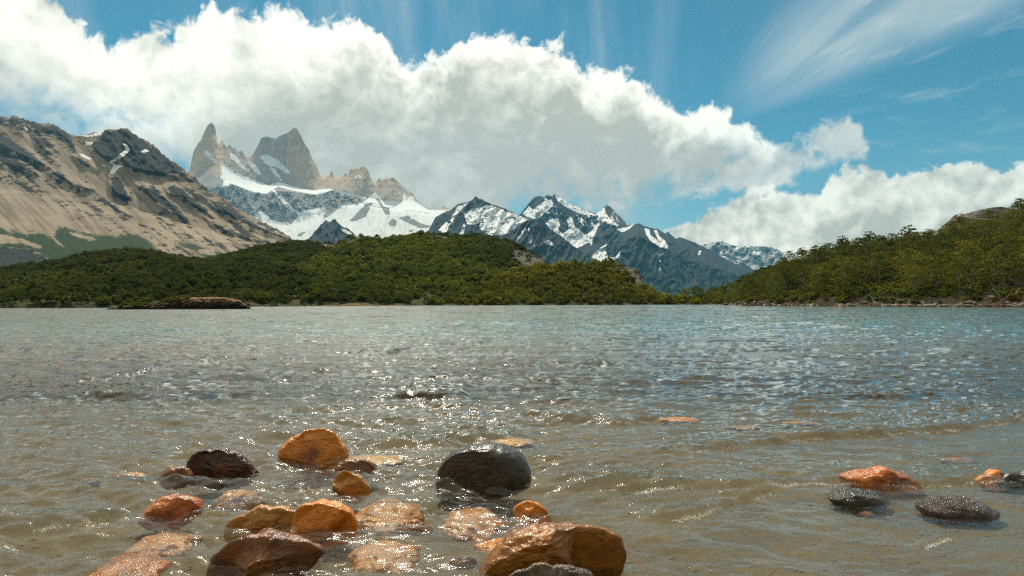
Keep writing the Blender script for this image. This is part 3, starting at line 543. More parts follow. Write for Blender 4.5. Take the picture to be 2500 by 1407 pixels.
# ------------------------------------------------------------------ foliage
def leaf_mat(name, dark, light, patch=(0.10, 0.105, 0.02)):
    m, t, out = material(name)
    oi = t.n('ShaderNodeObjectInfo'); pos = t.n('ShaderNodeNewGeometry').outputs['Position']
    big = t.noise(pos, 0.035, 3, 0.5); small = t.noise(pos, 1.7, 3, 0.6)
    x = t.m('MINIMUM', t.add(t.mul(oi.outputs['Random'], 0.85), t.mul(t.ss(big, 0.35, 0.65), 0.45)), 1.0)
    c = t.mix(x, dark, light); c = t.mix(t.ss(small, 0.35, 0.7, 0.0, 0.45), c, tuple(q*1.5 for q in light))
    c = t.mix(t.ss(oi.outputs['Random'], 0.86, 0.95, 0, 0.6), c, patch); c = t.mix(t.ss(t.noise(pos, 0.012, 3, 0.55), 0.42, 0.56, 0.0, 0.6), c, dark)
    a = t.n('ShaderNodeBsdfDiffuse'); b = t.n('ShaderNodeBsdfTranslucent'); mx = t.n('ShaderNodeMixShader'); mx.inputs[0].default_value = 0.2
    t.put(a.inputs[0], c); t.put(b.inputs[0], t.mix(1.0, c, t.mix(0.5, c, (0.16, 0.17, 0.02))))
    t.nt.links.new(a.outputs[0], mx.inputs[1]); t.nt.links.new(b.outputs[0], mx.inputs[2]); t.nt.links.new(mx.outputs[0], out.inputs[0])
    return m
M_leaf = leaf_mat('lenga_leaves', (0.032, 0.046, 0.012), (0.155, 0.175, 0.024), (0.17, 0.17, 0.02))
M_leaf_near = leaf_mat('lenga_leaves_near', (0.030, 0.042, 0.013), (0.155, 0.168, 0.026), (0.18, 0.16, 0.03))
M_leaf_bush = leaf_mat('bush_leaves', (0.05, 0.06, 0.015), (0.14, 0.12, 0.025), (0.16, 0.11, 0.02))
m, t, out = material('bark'); pos = t.n('ShaderNodeNewGeometry').outputs['Position']; n1 = t.noise(t.v('MULTIPLY', pos, (8, 8, 2)), 1.0, 5, 0.6)
principled(t, out, t.mix(n1, (0.10, 0.085, 0.07), (0.30, 0.27, 0.24)), 0.9, t.bump(n1, 0.6, 0.05), 0.1); M_bark = m
m, t, out = material('bleached_wood'); pos = t.n('ShaderNodeNewGeometry').outputs['Position']; n1 = t.noise(t.v('MULTIPLY', pos, (8, 8, 8)), 1.0, 5, 0.6)
principled(t, out, t.mix(n1, (0.22, 0.20, 0.18), (0.42, 0.40, 0.37)), 0.9, None, 0.1); M_wood = m

def leaf_quads(cent, nrm_bias, size, rng):
    """one small tilted quad per centre"""
    n = len(cent); nn = rng.normal(size=(n, 3))*nrm_bias[0]+np.array(nrm_bias[1]); nn /= np.linalg.norm(nn, axis=1)[:, None]
    a = np.cross(nn, rng.normal(size=(n, 3))); a /= np.linalg.norm(a, axis=1)[:, None]; b = np.cross(nn, a)
    s = size*rng.uniform(0.6, 1.3, (n, 1)); s2 = s*rng.uniform(0.5, 1.0, (n, 1))
    V = np.stack([cent-a*s, cent-b*s2*0.9+a*s*0.1, cent+a*s, cent+b*s2], 1).reshape(-1, 3)
    return V, np.arange(4*n).reshape(-1, 4)
def tube(pts, rad, k=6):
    pts = np.array(pts, float); rad = np.array(rad, float); V = []
    for i, p in enumerate(pts):
        d = pts[min(i+1, len(pts)-1)]-pts[max(i-1, 0)]; d /= np.linalg.norm(d)+1e-9
        u = np.cross(d, [0.3, 0.9, 0.2]); u /= np.linalg.norm(u); w = np.cross(d, u)
        th = np.arange(k)*2*math.pi/k
        V.append(p+rad[i]*(np.cos(th)[:, None]*u+np.sin(th)[:, None]*w))
    V = np.concatenate(V); Fc = []
    for i in range(len(pts)-1):
        for j in range(k): Fc.append([i*k+j, i*k+(j+1) % k, (i+1)*k+(j+1) % k, (i+1)*k+j])
    return V, np.array(Fc)
def join(parts):
    V, Fs, o = [], [], 0
    for v, f in parts: V.append(v); Fs.append(f+o); o += len(v)
    return np.concatenate(V), np.concatenate(Fs)
def lenga(seed, H=6.0, spread=2.3, plates=22, per=34, lsize=0.17, low=0.22):
    """trunk and crown meshes: tapering leaning trunk, limbs, flat layered sprays of leaves"""
    rng = np.random.default_rng(seed); tp = []
    lean = rng.normal(size=2)*0.35
    axis = lambda f: np.array([lean[0]*f*f*H*0.25, lean[1]*f*f*H*0.25, f*H])
    tp.append(tube([axis(f) for f in np.linspace(0, 0.93, 6)], 0.13*H/6*np.array([1.3, 1, .8, .6, .4, .15])))
    cents = []
    for i in range(plates):
        f = low+(1-low)*(i+rng.uniform(0, 1))/plates; th = i*2.4+rng.uniform(-0.5, 0.5)
        prof = math.sin(math.pi*min(1, (f-low)/(1-low)*0.72+0.28))**0.8
        r = spread*prof*rng.uniform(0.45, 1.05)
        p0 = axis(max(0.1, f-0.12)); c = axis(f)+np.array([math.cos(th)*r, math.sin(th)*r, rng.uniform(-0.1, 0.25)])
        if i % 2 == 0: tp.append(tube([p0, (p0+c)/2+[0, 0, 0.1], c], [0.05, 0.035, 0.012], 4))
        pr = rng.uniform(0.55, 1.05)*spread*0.42; q = rng.normal(size=(per, 3))*[pr, pr, 0.10*H/6]; q *= 0.75
        tilt = rng.normal(size=2)*0.18; q[:, 2] += q[:, 0]*tilt[0]+q[:, 1]*tilt[1]-0.10*np.hypot(q[:, 0], q[:, 1])
        cents.append(c+q)
    V, Fc = leaf_quads(np.concatenate(cents), (0.8, (0, -0.1, 1)), lsize*0.85, rng)
    tv, tf = join(tp)
    return new_mesh('trunk', tv, tf), new_mesh('crown', V, Fc, False)
def crown_blob(seed, n=90, flat=0.75, size=0.30):
    """cheap whole tree for the far woods, about 1 m radius"""
    rng = np.random.default_rng(seed); th = rng.uniform(0, 2*math.pi, n); z = rng.uniform(-0.35, 1, n)
    r = np.sqrt(np.maximum(0, 1-z*z))*rng.uniform(0.65, 1.05, n)
    c = np.stack([r*np.cos(th), r*np.sin(th), (z*flat+0.9)], -1); c += rng.normal(size=c.shape)*0.12
    c[:, 2] += 0.2*np.sin(th*3+seed)
    V, Fc = leaf_quads(c, (0.5, (0, 0, 0.9)), size, rng)
    tv, tf = tube([(0, 0, -0.6), (0, 0, 1.2)], [0.07, 0.04], 4)
    return join([(V, Fc), (tv, tf)])

# ---- the far woods: one mass per hill, trees placed over the real surface
def make_variants(tag, count, mat, **kw):
    c = bpy.data.collections.new(tag)
    for i in range(count):
        v, f = crown_blob(100+i, **kw); me = new_mesh('woodland_tree', v, f, False); me.materials.append(mat)
        c.objects.link(bpy.data.objects.new('woodland_tree', me))
    return c
FAR = make_variants('woodland_variants', 7, M_leaf)
M_leaf_sunlit = leaf_mat('sunlit_spur_leaves', (0.040, 0.048, 0.012), (0.26, 0.245, 0.026), (0.27, 0.22, 0.02)); FAR3 = make_variants('sunlit_spur_variants', 7, M_leaf_sunlit)  # yellower leaves, lightened so the knoll looks sunlit
M_leaf_shaded = leaf_mat('cloud_shaded_leaves', (0.018, 0.025, 0.011), (0.105, 0.12, 0.024), (0.13, 0.12, 0.03)); FAR1 = make_variants('cloud_shaded_variants', 7, M_leaf_shaded)  # browner leaves, darkened in place of cloud shadow on the left hill
BUSH = make_variants('bush_variants', 4, M_leaf_bush, n=60, flat=0.55)
def scatter_group(coll):
    ng = bpy.data.node_groups.new('scatter', 'GeometryNodeTree')
    ng.interface.new_socket('Geometry', in_out='INPUT', socket_type='NodeSocketGeometry'); ng.interface.new_socket('Geometry', in_out='OUTPUT', socket_type='NodeSocketGeometry')
    N = ng.nodes; L = ng.links
    gi = N.new('NodeGroupInput'); go = N.new('NodeGroupOutput'); ip = N.new('GeometryNodeInstanceOnPoints'); ci = N.new('GeometryNodeCollectionInfo')
    ci.inputs['Collection'].default_value = coll; ci.inputs['Separate Children'].default_value = True; ci.inputs['Reset Children'].default_value = True
    sc = N.new('GeometryNodeInputNamedAttribute'); sc.data_type = 'FLOAT_VECTOR'; sc.inputs[0].default_value = 'scl'
    ro = N.new('GeometryNodeInputNamedAttribute'); ro.data_type = 'FLOAT_VECTOR'; ro.inputs[0].default_value = 'rot'
    e2r = N.new('FunctionNodeEulerToRotation')
    L.new(gi.outputs[0], ip.inputs['Points']); L.new(ci.outputs[0], ip.inputs['Instance']); ip.inputs['Pick Instance'].default_value = True
    L.new(ro.outputs[0], e2r.inputs[0]); L.new(e2r.outputs[0], ip.inputs['Rotation']); L.new(sc.outputs[0], ip.inputs['Scale']); L.new(ip.outputs[0], go.inputs[0])
    return ng
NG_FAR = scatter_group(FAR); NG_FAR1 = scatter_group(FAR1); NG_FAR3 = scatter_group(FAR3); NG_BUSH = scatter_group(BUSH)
def scatter(name, pts, scl, ng, **props):
    n = len(pts); me = bpy.data.meshes.new(name); me.vertices.add(n); me.vertices.foreach_set('co', pts.astype(np.float32).ravel())
    rot = np.zeros((n, 3), np.float32); rot[:, 2] = RNG.uniform(0, 6.28, n); rot[:, :2] = RNG.normal(size=(n, 2))*0.08
    for k, v in (('scl', scl), ('rot', rot)):
        a = me.attributes.new(k, 'FLOAT_VECTOR', 'POINT'); a.data.foreach_set('vector', np.asarray(v, np.float32).ravel())
    o = link(name, me, None, **props); md = o.modifiers.new('scatter', 'NODES'); md.node_group = ng
    return o
def sample_surface(V, PX, PY, T, spacing, keep):
    a = V[1:, :-1]-V[:-1, :-1]; b = V[:-1, 1:]-V[:-1, :-1]
    A = np.abs(a[..., 0]*b[..., 1]-a[..., 1]*b[..., 0]); cnt = RNG.poisson(A/spacing**2)
    r, c = np.nonzero(cnt); k = cnt[r, c]; r = np.repeat(r, k); c = np.repeat(c, k); u = RNG.random(len(r))[:, None]; v = RNG.random(len(r))[:, None]
    def bl(Q):
        if Q.ndim == 2: Q = Q[..., None]
        return (Q[r, c]*(1-u)+Q[r+1, c]*u)*(1-v)+(Q[r, c+1]*(1-u)+Q[r+1, c+1]*u)*v
    p, x, y, tt = bl(V), bl(PX)[:, 0], bl(PY)[:, 0], bl(T)[:, 0]
    m = keep(x, y, tt, p)
    return p[m], x[m], y[m]
def woods(h, bare, spacing, size, name_label, tmin=0.58, tmax=3.25, thin=0.5, ng=None):
    o, V, PX, PY, T = h
    def keep(x, y, tt, p):
        n = fbm(np.stack([p[:, 0]/14, p[:, 1]/14, 0*x], -1), 3)
        b = np.zeros(x.shape)
        for q in bare: b = np.maximum(b, np.clip(0.5+polydist(x, y, q)/8, 0, 1))
        return (tt > tmin) & (tt < tmax) & (p[:, 2] > 0.02) & (n > -0.55) & (RNG.random(len(x)) > b*0.93) & (RNG.random(len(x)) > thin*smooth(0.1, 0.3, n))
    p, x, y = sample_surface(V, PX, PY, T, spacing, keep)
    n = fbm(np.stack([p[:, 0]/25, p[:, 1]/25, 0*x+4], -1), 3)
    s = size*(0.6+0.75*RNG.random(len(p))**1.5)*(1+0.35*n)*(0.75+0.25*smooth(0, 12, p[:, 2]))
    scl = np.stack([s, s, s*RNG.uniform(0.75, 1.15, len(p))], -1); p = p.copy(); p[:, 2] -= 0.3*s
    scatter('forest', p, scl, ng or NG_FAR, kind='stuff', label=name_label, category='forest')
    return len(p)
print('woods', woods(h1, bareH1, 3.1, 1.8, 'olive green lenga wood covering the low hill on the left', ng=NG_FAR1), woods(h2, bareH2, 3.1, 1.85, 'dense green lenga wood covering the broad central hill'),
      woods(h3, bareH3, 2.5, 1.55, 'bright green wood on the small rounded hill right of centre', ng=NG_FAR3), woods(h5, [], 3.0, 1.6, 'dull green wood on the faint slope behind the right-hand hill', tmin=0.1, tmax=1.2))

# ------------------------------------------------------------------ individual trees on the right-hand hill and the far shore
tree_meshes = []
for i in range(8):
    tm, cm = lenga(40+i, H=RNG.uniform(4.6, 6.2), spread=RNG.uniform(2.0, 2.7), plates=26, per=36, lsize=0.20, low=0.12 if i < 5 else 0.25)
    tm.materials.append(M_bark); cm.materials.append(M_leaf_near); tree_meshes.append((tm, cm))
def tree(loc, s, k, label, group, kind='lenga_tree', rot=None, wide=1.0):
    e = link(kind, None, label=label, category='tree', group=group); e.location = loc
    e.rotation_euler = (RNG.normal()*0.06, RNG.normal()*0.06, RNG.uniform(0, 6.28) if rot is None else rot); e.scale = (s*wide, s*wide, s)
    tm, cm = tree_meshes[k]
    link('trunk', tm, None, e); link('crown', cm, None, e)
    return e
o, V, PX, PY, T = h4
p, x, y = sample_surface(V, PX, PY, T, 1.5, lambda x, y, tt, p: (tt > 2.15) & (tt < 4.12) & (x > 1775) & (x < 2760))
order = RNG.permutation(len(p)); sel = []
cand = p[order]; cx_, cy_ = x[order], y[order]
low = [[(2400, 716), (2900, 705), (2900, 752), (2400, 752)], [(2070, 694), (2215, 696), (2210, 716), (2070, 720)]]
lowm = np.zeros(len(cand), bool)
for q in low: lowm |= polydist(cx_, cy_, q) > 0
for i in range(len(cand)):
    if lowm[i]: continue
    c = cand[i]; fr = (c[1]-100)/100; sp = 3.6
    if all((c[0]-cand[j][0])**2+(c[1]-cand[j][1])**2 > sp*sp for j in sel): sel.append(i)
    if len(sel) >= 238: break
for j, i in enumerate(sel):
    c = cand[i]; px_, py_ = cx_[i], cy_[i]
    rid = np.interp(px_, [q[0] for q in ridge4], [q[1] for q in ridge4]); edge_ = py_-rid; hh = 742-rid
    s = RNG.uniform(0.85, 1.4)*(0.8 if px_ < 1900 else 1.05)
    if edge_ < 14: s *= 0.56 if 2290 < px_ < 2450 else 0.74
    size = 'small' if s < 0.98 else 'broad' if s > 1.25 else 'middling'
    col_ = next(n_ for lim_, n_ in [(1850, 'at the left tip of the right-hand hill'), (1960, 'above the first bend of the boulder shore'), (2090, 'left of the pale curved dead trunk'), (2210, 'right of the pale curved dead trunk'), (2320, 'left of the bare rock dome'), (2420, 'straight below the bare rock dome'), (2500, 'above the orange bank at the right edge'), (9999, 'beyond the right edge of the view')] if px_ < lim_)
    row_ = 'crest' if edge_ < 14 else 'high slope' if edge_ < 0.38*hh else 'middle slope' if edge_ < 0.7*hh else 'low slope'
    tree((c[0], c[1], c[2]-0.15), s, int(RNG.integers(8)), size+' lenga tree on the '+row_+' '+col_, 'lenga trees on the '+row_+' '+col_)
# trees that stand out one by one on the low shore between the hills (photo x, distance, height, label)
for px_, D, h_, wd, lab in [(1692, 236, 6.8, 1.3, 'tall dark round-headed tree in the gap between the two right-hand hills'), (1712, 238, 6.0, 1.2, 'dark broad tree hugging the right side of the tallest gap tree'), (1672, 238, 5.2, 1.1, 'mid-height tree hugging the left side of the tallest gap tree'),
                        (1632, 236, 4.9, 0.55, 'slender upright tree standing alone before the dark mountain foot'), (1602, 240, 3.8, 0.8, 'small sparse tree just left of the slender lone tree'),
                        (1730, 232, 3.6, 1.1, 'low tree at the right foot of the tall gap trees'), (1760, 231, 2.8, 1.2, 'round dark bush-like tree by the waterline next to the boulder point'), (1648, 231, 3.3, 1.3, 'wide low tree on the waterline below the slender lone tree'),
                        (1345, 226, 5.4, 0.8, 'dark upright tree at the foot of the small rounded hill, leftmost of its shore trees'), (1362, 228, 4.8, 0.8, 'second dark tree beside the leftmost shore tree of the rounded hill'), (1148, 222, 5.2, 0.9, 'dark tree on the shore where the central hill meets the rounded hill'), (1160, 224, 4.4, 0.8, 'smaller dark tree touching the right of the tree between the two hills'),
                        (1098, 219, 4.2, 0.9, 'dark shore tree left of the tree between the two hills'), (992, 216, 4.3, 0.9, 'dark tree on the shore behind the pale rock spit'), (905, 212, 3.9, 0.8, 'small dark tree at the right end of the pale rock spit')]:
    g = P(px_, 740, D)
    tree((g[0], g[1], 0.25), h_/5.6, int(RNG.integers(8)), lab, 'trees along the far shore', wide=wd)
n = 0
for k in range(46):
    px_ = 1180+k*13+RNG.uniform(-6, 6); D = np.interp(px_, [q[0] for q in SHORE1], [q[1] for q in SHORE1])+RNG.uniform(6, 16)
    g = P(px_, 740, D); lab = 'low bright green tree along the shore at the foot of the rounded hill' if px_ < 1600 else 'low dark tree along the shore of the gap between the hills'
    tree((g[0], g[1], 0.3), RNG.uniform(0.38, 0.62), int(RNG.integers(8)), lab, lab.replace('tree', 'trees', 1), wide=RNG.uniform(0.9, 1.4)); n += 1
# under-storey shrubs and waterside bushes of the right hill, uncountable
pts = []; sc = []
pp, xx, yy = sample_surface(V, PX, PY, T, 1.25, lambda x, y, tt, p: (tt > 1.15) & (tt < 3.4) & (x > 1765) & ((x < 2405) | (RNG.random(len(x)) < 0.12)))
kk = RNG.random(len(pp)) < 0.75; pp = pp[kk]; s = RNG.uniform(0.3, 0.75, len(pp)); scatter('undergrowth', pp-np.array([0, 0, 0.2]), np.stack([s, s, s], -1), NG_FAR, kind='stuff', label='dark undergrowth beneath the right-hand trees', category='undergrowth')
pp, xx, yy = sample_surface(V, PX, PY, T, 1.6, lambda x, y, tt, p: (tt > 1.2) & (tt < 2.25) & (((x > 1775) & (x < 1950)) | ((x > 2200) & (x < 2240)) | ((x > 2405) & (x < 2520))) & (RNG.random(len(x)) < 0.8))
s = RNG.uniform(0.35, 0.8, len(pp)); scatter('shore_bushes', pp-np.array([0, 0, 0.2]), np.stack([s, s, s], -1), NG_BUSH, kind='stuff', label='yellow-green bushes above the boulders of the right-hand shore', category='bushes')
o3, V3, PX3, PY3, T3 = h3
pp, xx, yy = sample_surface(V3, PX3, PY3, T3, 1.5, lambda x, y, tt, p: (tt > 1.0) & (tt < 1.35) & (RNG.random(len(x)) < 0.5))
s = RNG.uniform(0.3, 0.7, len(pp)); scatter('shore_bushes', pp-np.array([0, 0, 0.1]), np.stack([s, s, s*0.8], -1), NG_BUSH, kind='stuff', label='low yellowish scrub at the waterline below the rounded hill', category='bushes')

# ------------------------------------------------------------------ rocky point on the left and pale spit
M_point = hill_mat('brown_outcrop', (0.13, 0.085, 0.045), (0.17, 0.115, 0.075), (0.07, 0.075, 0.02))
silH = [(268, 754.5, 114), (285, 752, 114), (296, 747, 114), (310, 743, 114), (335, 741, 114), (350, 744, 114), (365, 741, 114), (385, 743, 115), (393, 738, 116), (402, 731, 117), (430, 727, 117), (470, 726.5, 117), (500, 725.5, 117), (525, 725, 117), (550, 727, 117), (566, 729, 117), (582, 731, 117), (590, 736, 116), (602, 744, 115.5), (610, 753.5, 115)]
zl_scale = 3.0
hp = loft('rocky_point', [('z', -0.8, [(260, 111), (400, 111.5), (615, 113.2)]), ('z', 0.12, [(260, 112), (400, 112.3), (615, 114)]), [(q[0], q[1]*0.55+753*0.45, 112.6+0.002*(q[0]-260)) for q in silH], [(q[0], min(q[1]+4, 754), 113.6+0.002*(q[0]-260)) for q in silH], silH, [(q[0], q[1]+2, 122) for q in silH], ('z', -1.0, [(260, 126), (615, 126)])],
     262, 612, 1.4, [3, 10, 12, 10, 6, 3], M_point, lambda PX, PY, T, D: -1.7*fbm(np.stack([(PX+PY*2)/16, PY/8, 0*PX+3], -1), 6, 0.6, True)*smooth(0.8, 1.5, T),
     lambda PX, PY, T, V: {'dark': 0.75*smooth(735, 742, PY)*smooth(395, 410, PX), 'other': smooth(400, 470, PX)*smooth(741, 733, PY)+0.8*region(PX, PY, [[(530, 736), (545, 738), (568, 752), (545, 752), (532, 742)], [(582, 730), (604, 745), (600, 748), (585, 738)], [(340, 742), (400, 744), (412, 752), (360, 752)]], 2)}, zlump=0.25,
     label='low brown rocky point jutting into the lake on the left', category='rocks')
pp, xx, yy = sample_surface(hp[1], hp[2], hp[3], hp[4], 0.62, lambda x, y, tt, p: (tt > 1.5) & (tt < 4.9) & (((x > 290) & (x < 352) & (tt > 1.9)) | ((x > 352) & (x < 392) & (RNG.random(len(x)) < 0.3)) | ((x > 384) & (x < 462) & (tt > 2.0))) & (RNG.random(len(x)) < 0.75))
s = RNG.uniform(0.2, 0.42, len(pp)); scatter('shore_bushes', pp-np.array([0, 0, 0.08]), np.stack([s, s, s*0.7], -1), NG_BUSH, kind='stuff', label='olive cushion bushes on the left half of the rocky point', category='bushes')
silS = [(745, 751, 196), (770, 747, 196), (800, 745, 196), (830, 744.5, 196), (850, 741, 197), (875, 739, 198), (895, 741, 198), (920, 745, 198), (960, 744, 198), (1010, 742, 199), (1040, 746, 199), (1060, 750, 199)]
zl_scale = 4.0
loft('pale_spit', [('z', -0.6, [(740, 192), (1070, 193)]), ('z', 0.1, [(740, 193.5), (1070, 194.5)]), silS, [(q[0], q[1]+3, 212) for q in silS]], 745, 980, 2.0, [3, 10, 6], M_point,
     lambda PX, PY, T, D: -0.8*fbm(np.stack([(PX+PY*2)/16, PY/8, 0*PX+30], -1), 5, 0.6, True), lambda PX, PY, T, V: {'other': 0.45+0*PX}, zlump=0.15, label='pale tan rock spit at the foot of the central hill', category='rocks')

# ------------------------------------------------------------------ lake bed and water
def sm(a, b, x): return smooth(a, b, x)
def depth(x, y):
    d = np.maximum(y-2.0, 0)
    z = 0.05+0.030*d+0.0042*d*d
    z = np.minimum(z, 4.5+0*z)
    near_right = sm(0.2, 1.6, x-0.25*(y-3))*sm(6.5, 3.2, y)
    return z*(1-0.55*near_right)
SUNK = [('orange', 1660, 1016, 100, 0.06, 'orange stone just under the water on the right, farthest of the sunken ones'), ('pink', 1820, 1035, 90, 0.05, 'faint orange sunken stone right of the farthest sunken one'), ('pink', 1950, 1025, 80, 0.05, 'thin faint sunken stone farther right of the faint orange one'),
        ('rust', 322, 1149, 74, 0.10, 'small orange sunken stone left of the small brown stone'), ('pink', 226, 1162, 42, 0.09, 'tiny pinkish sunken stone at the far left of the stones'), ('pink', 585, 1192, 112, 0.16, 'pale orange sunken stone in front of the jagged dark boulder'),
        ('pink', 955, 1226, 155, 0.30, 'large pale orange sunken slab left of the black boulder'), ('pink', 405, 1300, 165, 0.20, 'pinkish sunken slab in front of the low rust-red stone'), ('rust', 310, 1368, 170, 0.33, 'long orange sunken slab at the bottom left edge'),
        ('pink', 940, 1330, 175, 0.26, 'pale pink sunken slab right of the bright orange boulder'), ('gold', 920, 1111, 140, 0.12, 'golden sunken stone right of the large orange boulder'), ('gold', 1250, 1070, 115, 0.10, 'golden glinting sunken stone beyond the black boulder'),
        ('pink', 1150, 1250, 150, 0.28, 'broad pale sunken stone below the black boulder'), ('orange', 1235, 1305, 130, 0.16, 'orange sunken stone touching the largest boulder from behind'), ('brown', 1128, 1348, 62, 0.14, 'small brown sunken stone left of the largest boulder'),
        ('pink', 2335, 1114, 80, 0.07, 'faint reddish sunken stone on the right beyond the streaked slab'), ('orange', 2108, 1246, 34, 0.03, 'tiny orange stone in front of the small glossy black stone'), ('rust', 1010, 1262, 80, 0.10, 'rusty sunken stone between the pale slabs'),
        ('gold', 880, 1255, 120, 0.10, 'golden sunken stone behind the bright orange boulder')]
def shoals(x, y):
    z = np.zeros_like(x)
    for mk, px_, py_, w_, dy, lab in SUNK:
        D = float(G(px_, py_, -0.02)[1]); x0 = float(X_at(px_, D)); wid = w_/1667*D
        if D < 3.9: continue
        need = max(0.0, float(depth(np.array([x0]), np.array([D]))[0])-0.055)
        z = np.maximum(z, need*np.exp(-((x-x0)/(wid*0.95))**2-((y-D)/(wid*1.2))**2))
    return z
def bed_z(x, y):
    q = np.stack([x, y, 0*x], -1)
    return -depth(x, y)+shoals(x, y)+0.012*fbm(q*2.2, 3)*sm(0, 1, depth(x, y)*8)+0.08*fbm(q*0.3, 2)*sm(8, 20, y)
off = np.concatenate([np.arange(3000, 1000, -60), np.arange(1000, 20, -4.0), np.arange(20, 5.9, -1.0)])
pxs = np.concatenate([np.arange(-2400, -200, 60), np.arange(-200, 2700, 7.0), np.arange(2700, 4900, 60)])
Dg = 1667.0/off; Xg = (pxs-1250)/1667.0
BX = Xg[None, :]*Dg[:, None]; BY = Dg[:, None]+0*BX
m, t, out = material('lake_bed_sand'); pos = t.n('ShaderNodeNewGeometry').outputs['Position']
n1 = t.noise(pos, 1.6, 5, 0.6); n2 = t.noise(pos, 28, 4, 0.7); n3 = t.noise(pos, 130, 3, 0.7)
vo = t.n('ShaderNodeTexVoronoi'); t.put(vo.inputs['Vector'], pos); vo.inputs['Scale'].default_value = 34
c = t.mix(t.ss(n1, 0.35, 0.65), (0.080, 0.052, 0.017), (0.135, 0.090, 0.032)); c = t.mix(t.ss(n2, 0.35, 0.7, 0, 0.6), c, (0.05, 0.042, 0.028))
c = t.mix(t.ss(n3, 0.5, 0.8, 0, 0.6), c, (0.27, 0.21, 0.13)); c = t.mix(t.ss(n3, 0.46, 0.25, 0, 0.6), c, (0.03, 0.026, 0.018))
principled(t, out, c, 0.8, t.bump(t.add(n2, n3), 0.6, 0.006), 0.3); M_bed = m
link('lake_bed', new_mesh('lake_bed', np.stack([BX, BY, bed_z(BX, BY)], -1), grid_faces(*BX.shape), True), M_bed, kind='structure')
# the beach the camera stands on, rising behind it
hx, hy = np.meshgrid(np.linspace(-60, 60, 80), np.r_[np.linspace(0.62, -4, 20), np.linspace(-5, -60, 30)]); hz = -0.045+0.09*np.maximum(0.6-hy, 0)+0.004*np.maximum(-hy-3, 0)**2*1.3
hz = np.minimum(hz, 16)+0.05*fbm(np.stack([hx, hy, 0*hx], -1), 3)*smooth(0, -3, hy)
link('beach', new_mesh('beach', np.stack([hx, hy, hz], -1), grid_faces(*hx.shape)[:, ::-1], True), M_bed, kind='structure')
# ground sheet out to the horizon, under everything
gd = np.array([(-30000, -30000), (30000, -30000), (30000, 40000), (-30000, 40000)], float)
link('ground', new_mesh('ground', np.c_[gd, np.full(4, -6.0)], [[0, 1, 2, 3]]), M_hill, kind='structure')

WR = np.random.default_rng(5); comps = []
for lam0, lam1, cnt, slope in [(1.6, 3.6, 12, 0.045), (0.8, 1.6, 12, 0.065), (0.4, 0.8, 14, 0.085), (0.2, 0.4, 16, 0.095), (0.1, 0.2, 18, 0.10), (0.05, 0.1, 18, 0.09)]:
    for i in range(cnt):
        lam = math.exp(WR.uniform(math.log(lam0), math.log(lam1))); th = R(262)+WR.normal()*R(14 if lam > .8 else 24)
        comps.append((2*math.pi/lam, th, slope*math.sqrt(2/cnt)/(2*math.pi/lam), WR.uniform(0, 6.28), lam))
FRONTS = [([(1500, 1112), (1560, 1106), (1620, 1110), (1700, 1105), (1780, 1098), (1850, 1088), (1950, 1075), (2050, 1068), (2150, 1065), (2250, 1058), (2350, 1050), (2430, 1042), (2500, 1030), (2650, 1008)], 0.058, 0.075, 0.55),
          ([(1300, 1182), (1350, 1184), (1420, 1192), (1500, 1196), (1600, 1200), (1750, 1202), (1830, 1202), (1900, 1192), (2000, 1182), (2100, 1184), (2250, 1190), (2330, 1184), (2420, 1178), (2560, 1172)], 0.046, 0.06, 0.42),
          ([(1540, 1268), (1600, 1270), (1650, 1268), (1700, 1260), (1760, 1238), (1850, 1212), (1920, 1194)], 0.034, 0.045, 0.32),
          ([(850, 1102), (880, 1098), (930, 1092), (1000, 1085), (1060, 1086), (1130, 1080), (1220, 1078), (1320, 1074)], 0.065, 0.10, 0.32),
          ([(-200, 1308), (0, 1305), (100, 1300), (200, 1292), (290, 1275), (345, 1262)], 0.050, 0.075, 0.28), ([(420, 1270), (500, 1262), (600, 1246), (700, 1238), (760, 1230)], 0.032, 0.07, 0.26),
          ([(1270, 1020), (1330, 1026), (1400, 1024), (1450, 1018)], 0.045, 0.09, 0.35), ([(1450, 1030), (1520, 1034), (1600, 1030), (1720, 1028)], 0.05, 0.10, 0.35),
          ([(1970, 984), (2050, 980), (2120, 972), (2200, 974), (2310, 962)], 0.055, 0.12, 0.5), ([(2240, 1342), (2290, 1322), (2360, 1300)], 0.012, 0.03, 0.12),
          ([(860, 1282), (960, 1268), (1040, 1255), (1120, 1235)], 0.032, 0.07, 0.24), ([(990, 838), (1060, 842), (1130, 840), (1200, 838)], 0.09, 0.5, 1.6), ([(870, 862), (930, 866), (990, 858)], 0.08, 0.4, 1.4), ([(960, 972), (1040, 976), (1150, 966)], 0.07, 0.16, 0.7),
          ([(1400, 830), (1470, 834), (1560, 830), (1640, 824)], 0.09, 0.5, 1.8), ([(380, 892), (480, 888), (560, 878)], 0.06, 0.35, 1.4), ([(1780, 846), (1860, 850), (1960, 846)], 0.07, 0.4, 1.6), ([(520, 848), (600, 852), (680, 846)], 0.07, 0.4, 1.6), ([(180, 925), (260, 918), (360, 908)], 0.05, 0.25, 1.0), ([(1340, 892), (1420, 896), (1500, 890)], 0.08, 0.3, 1.2)]
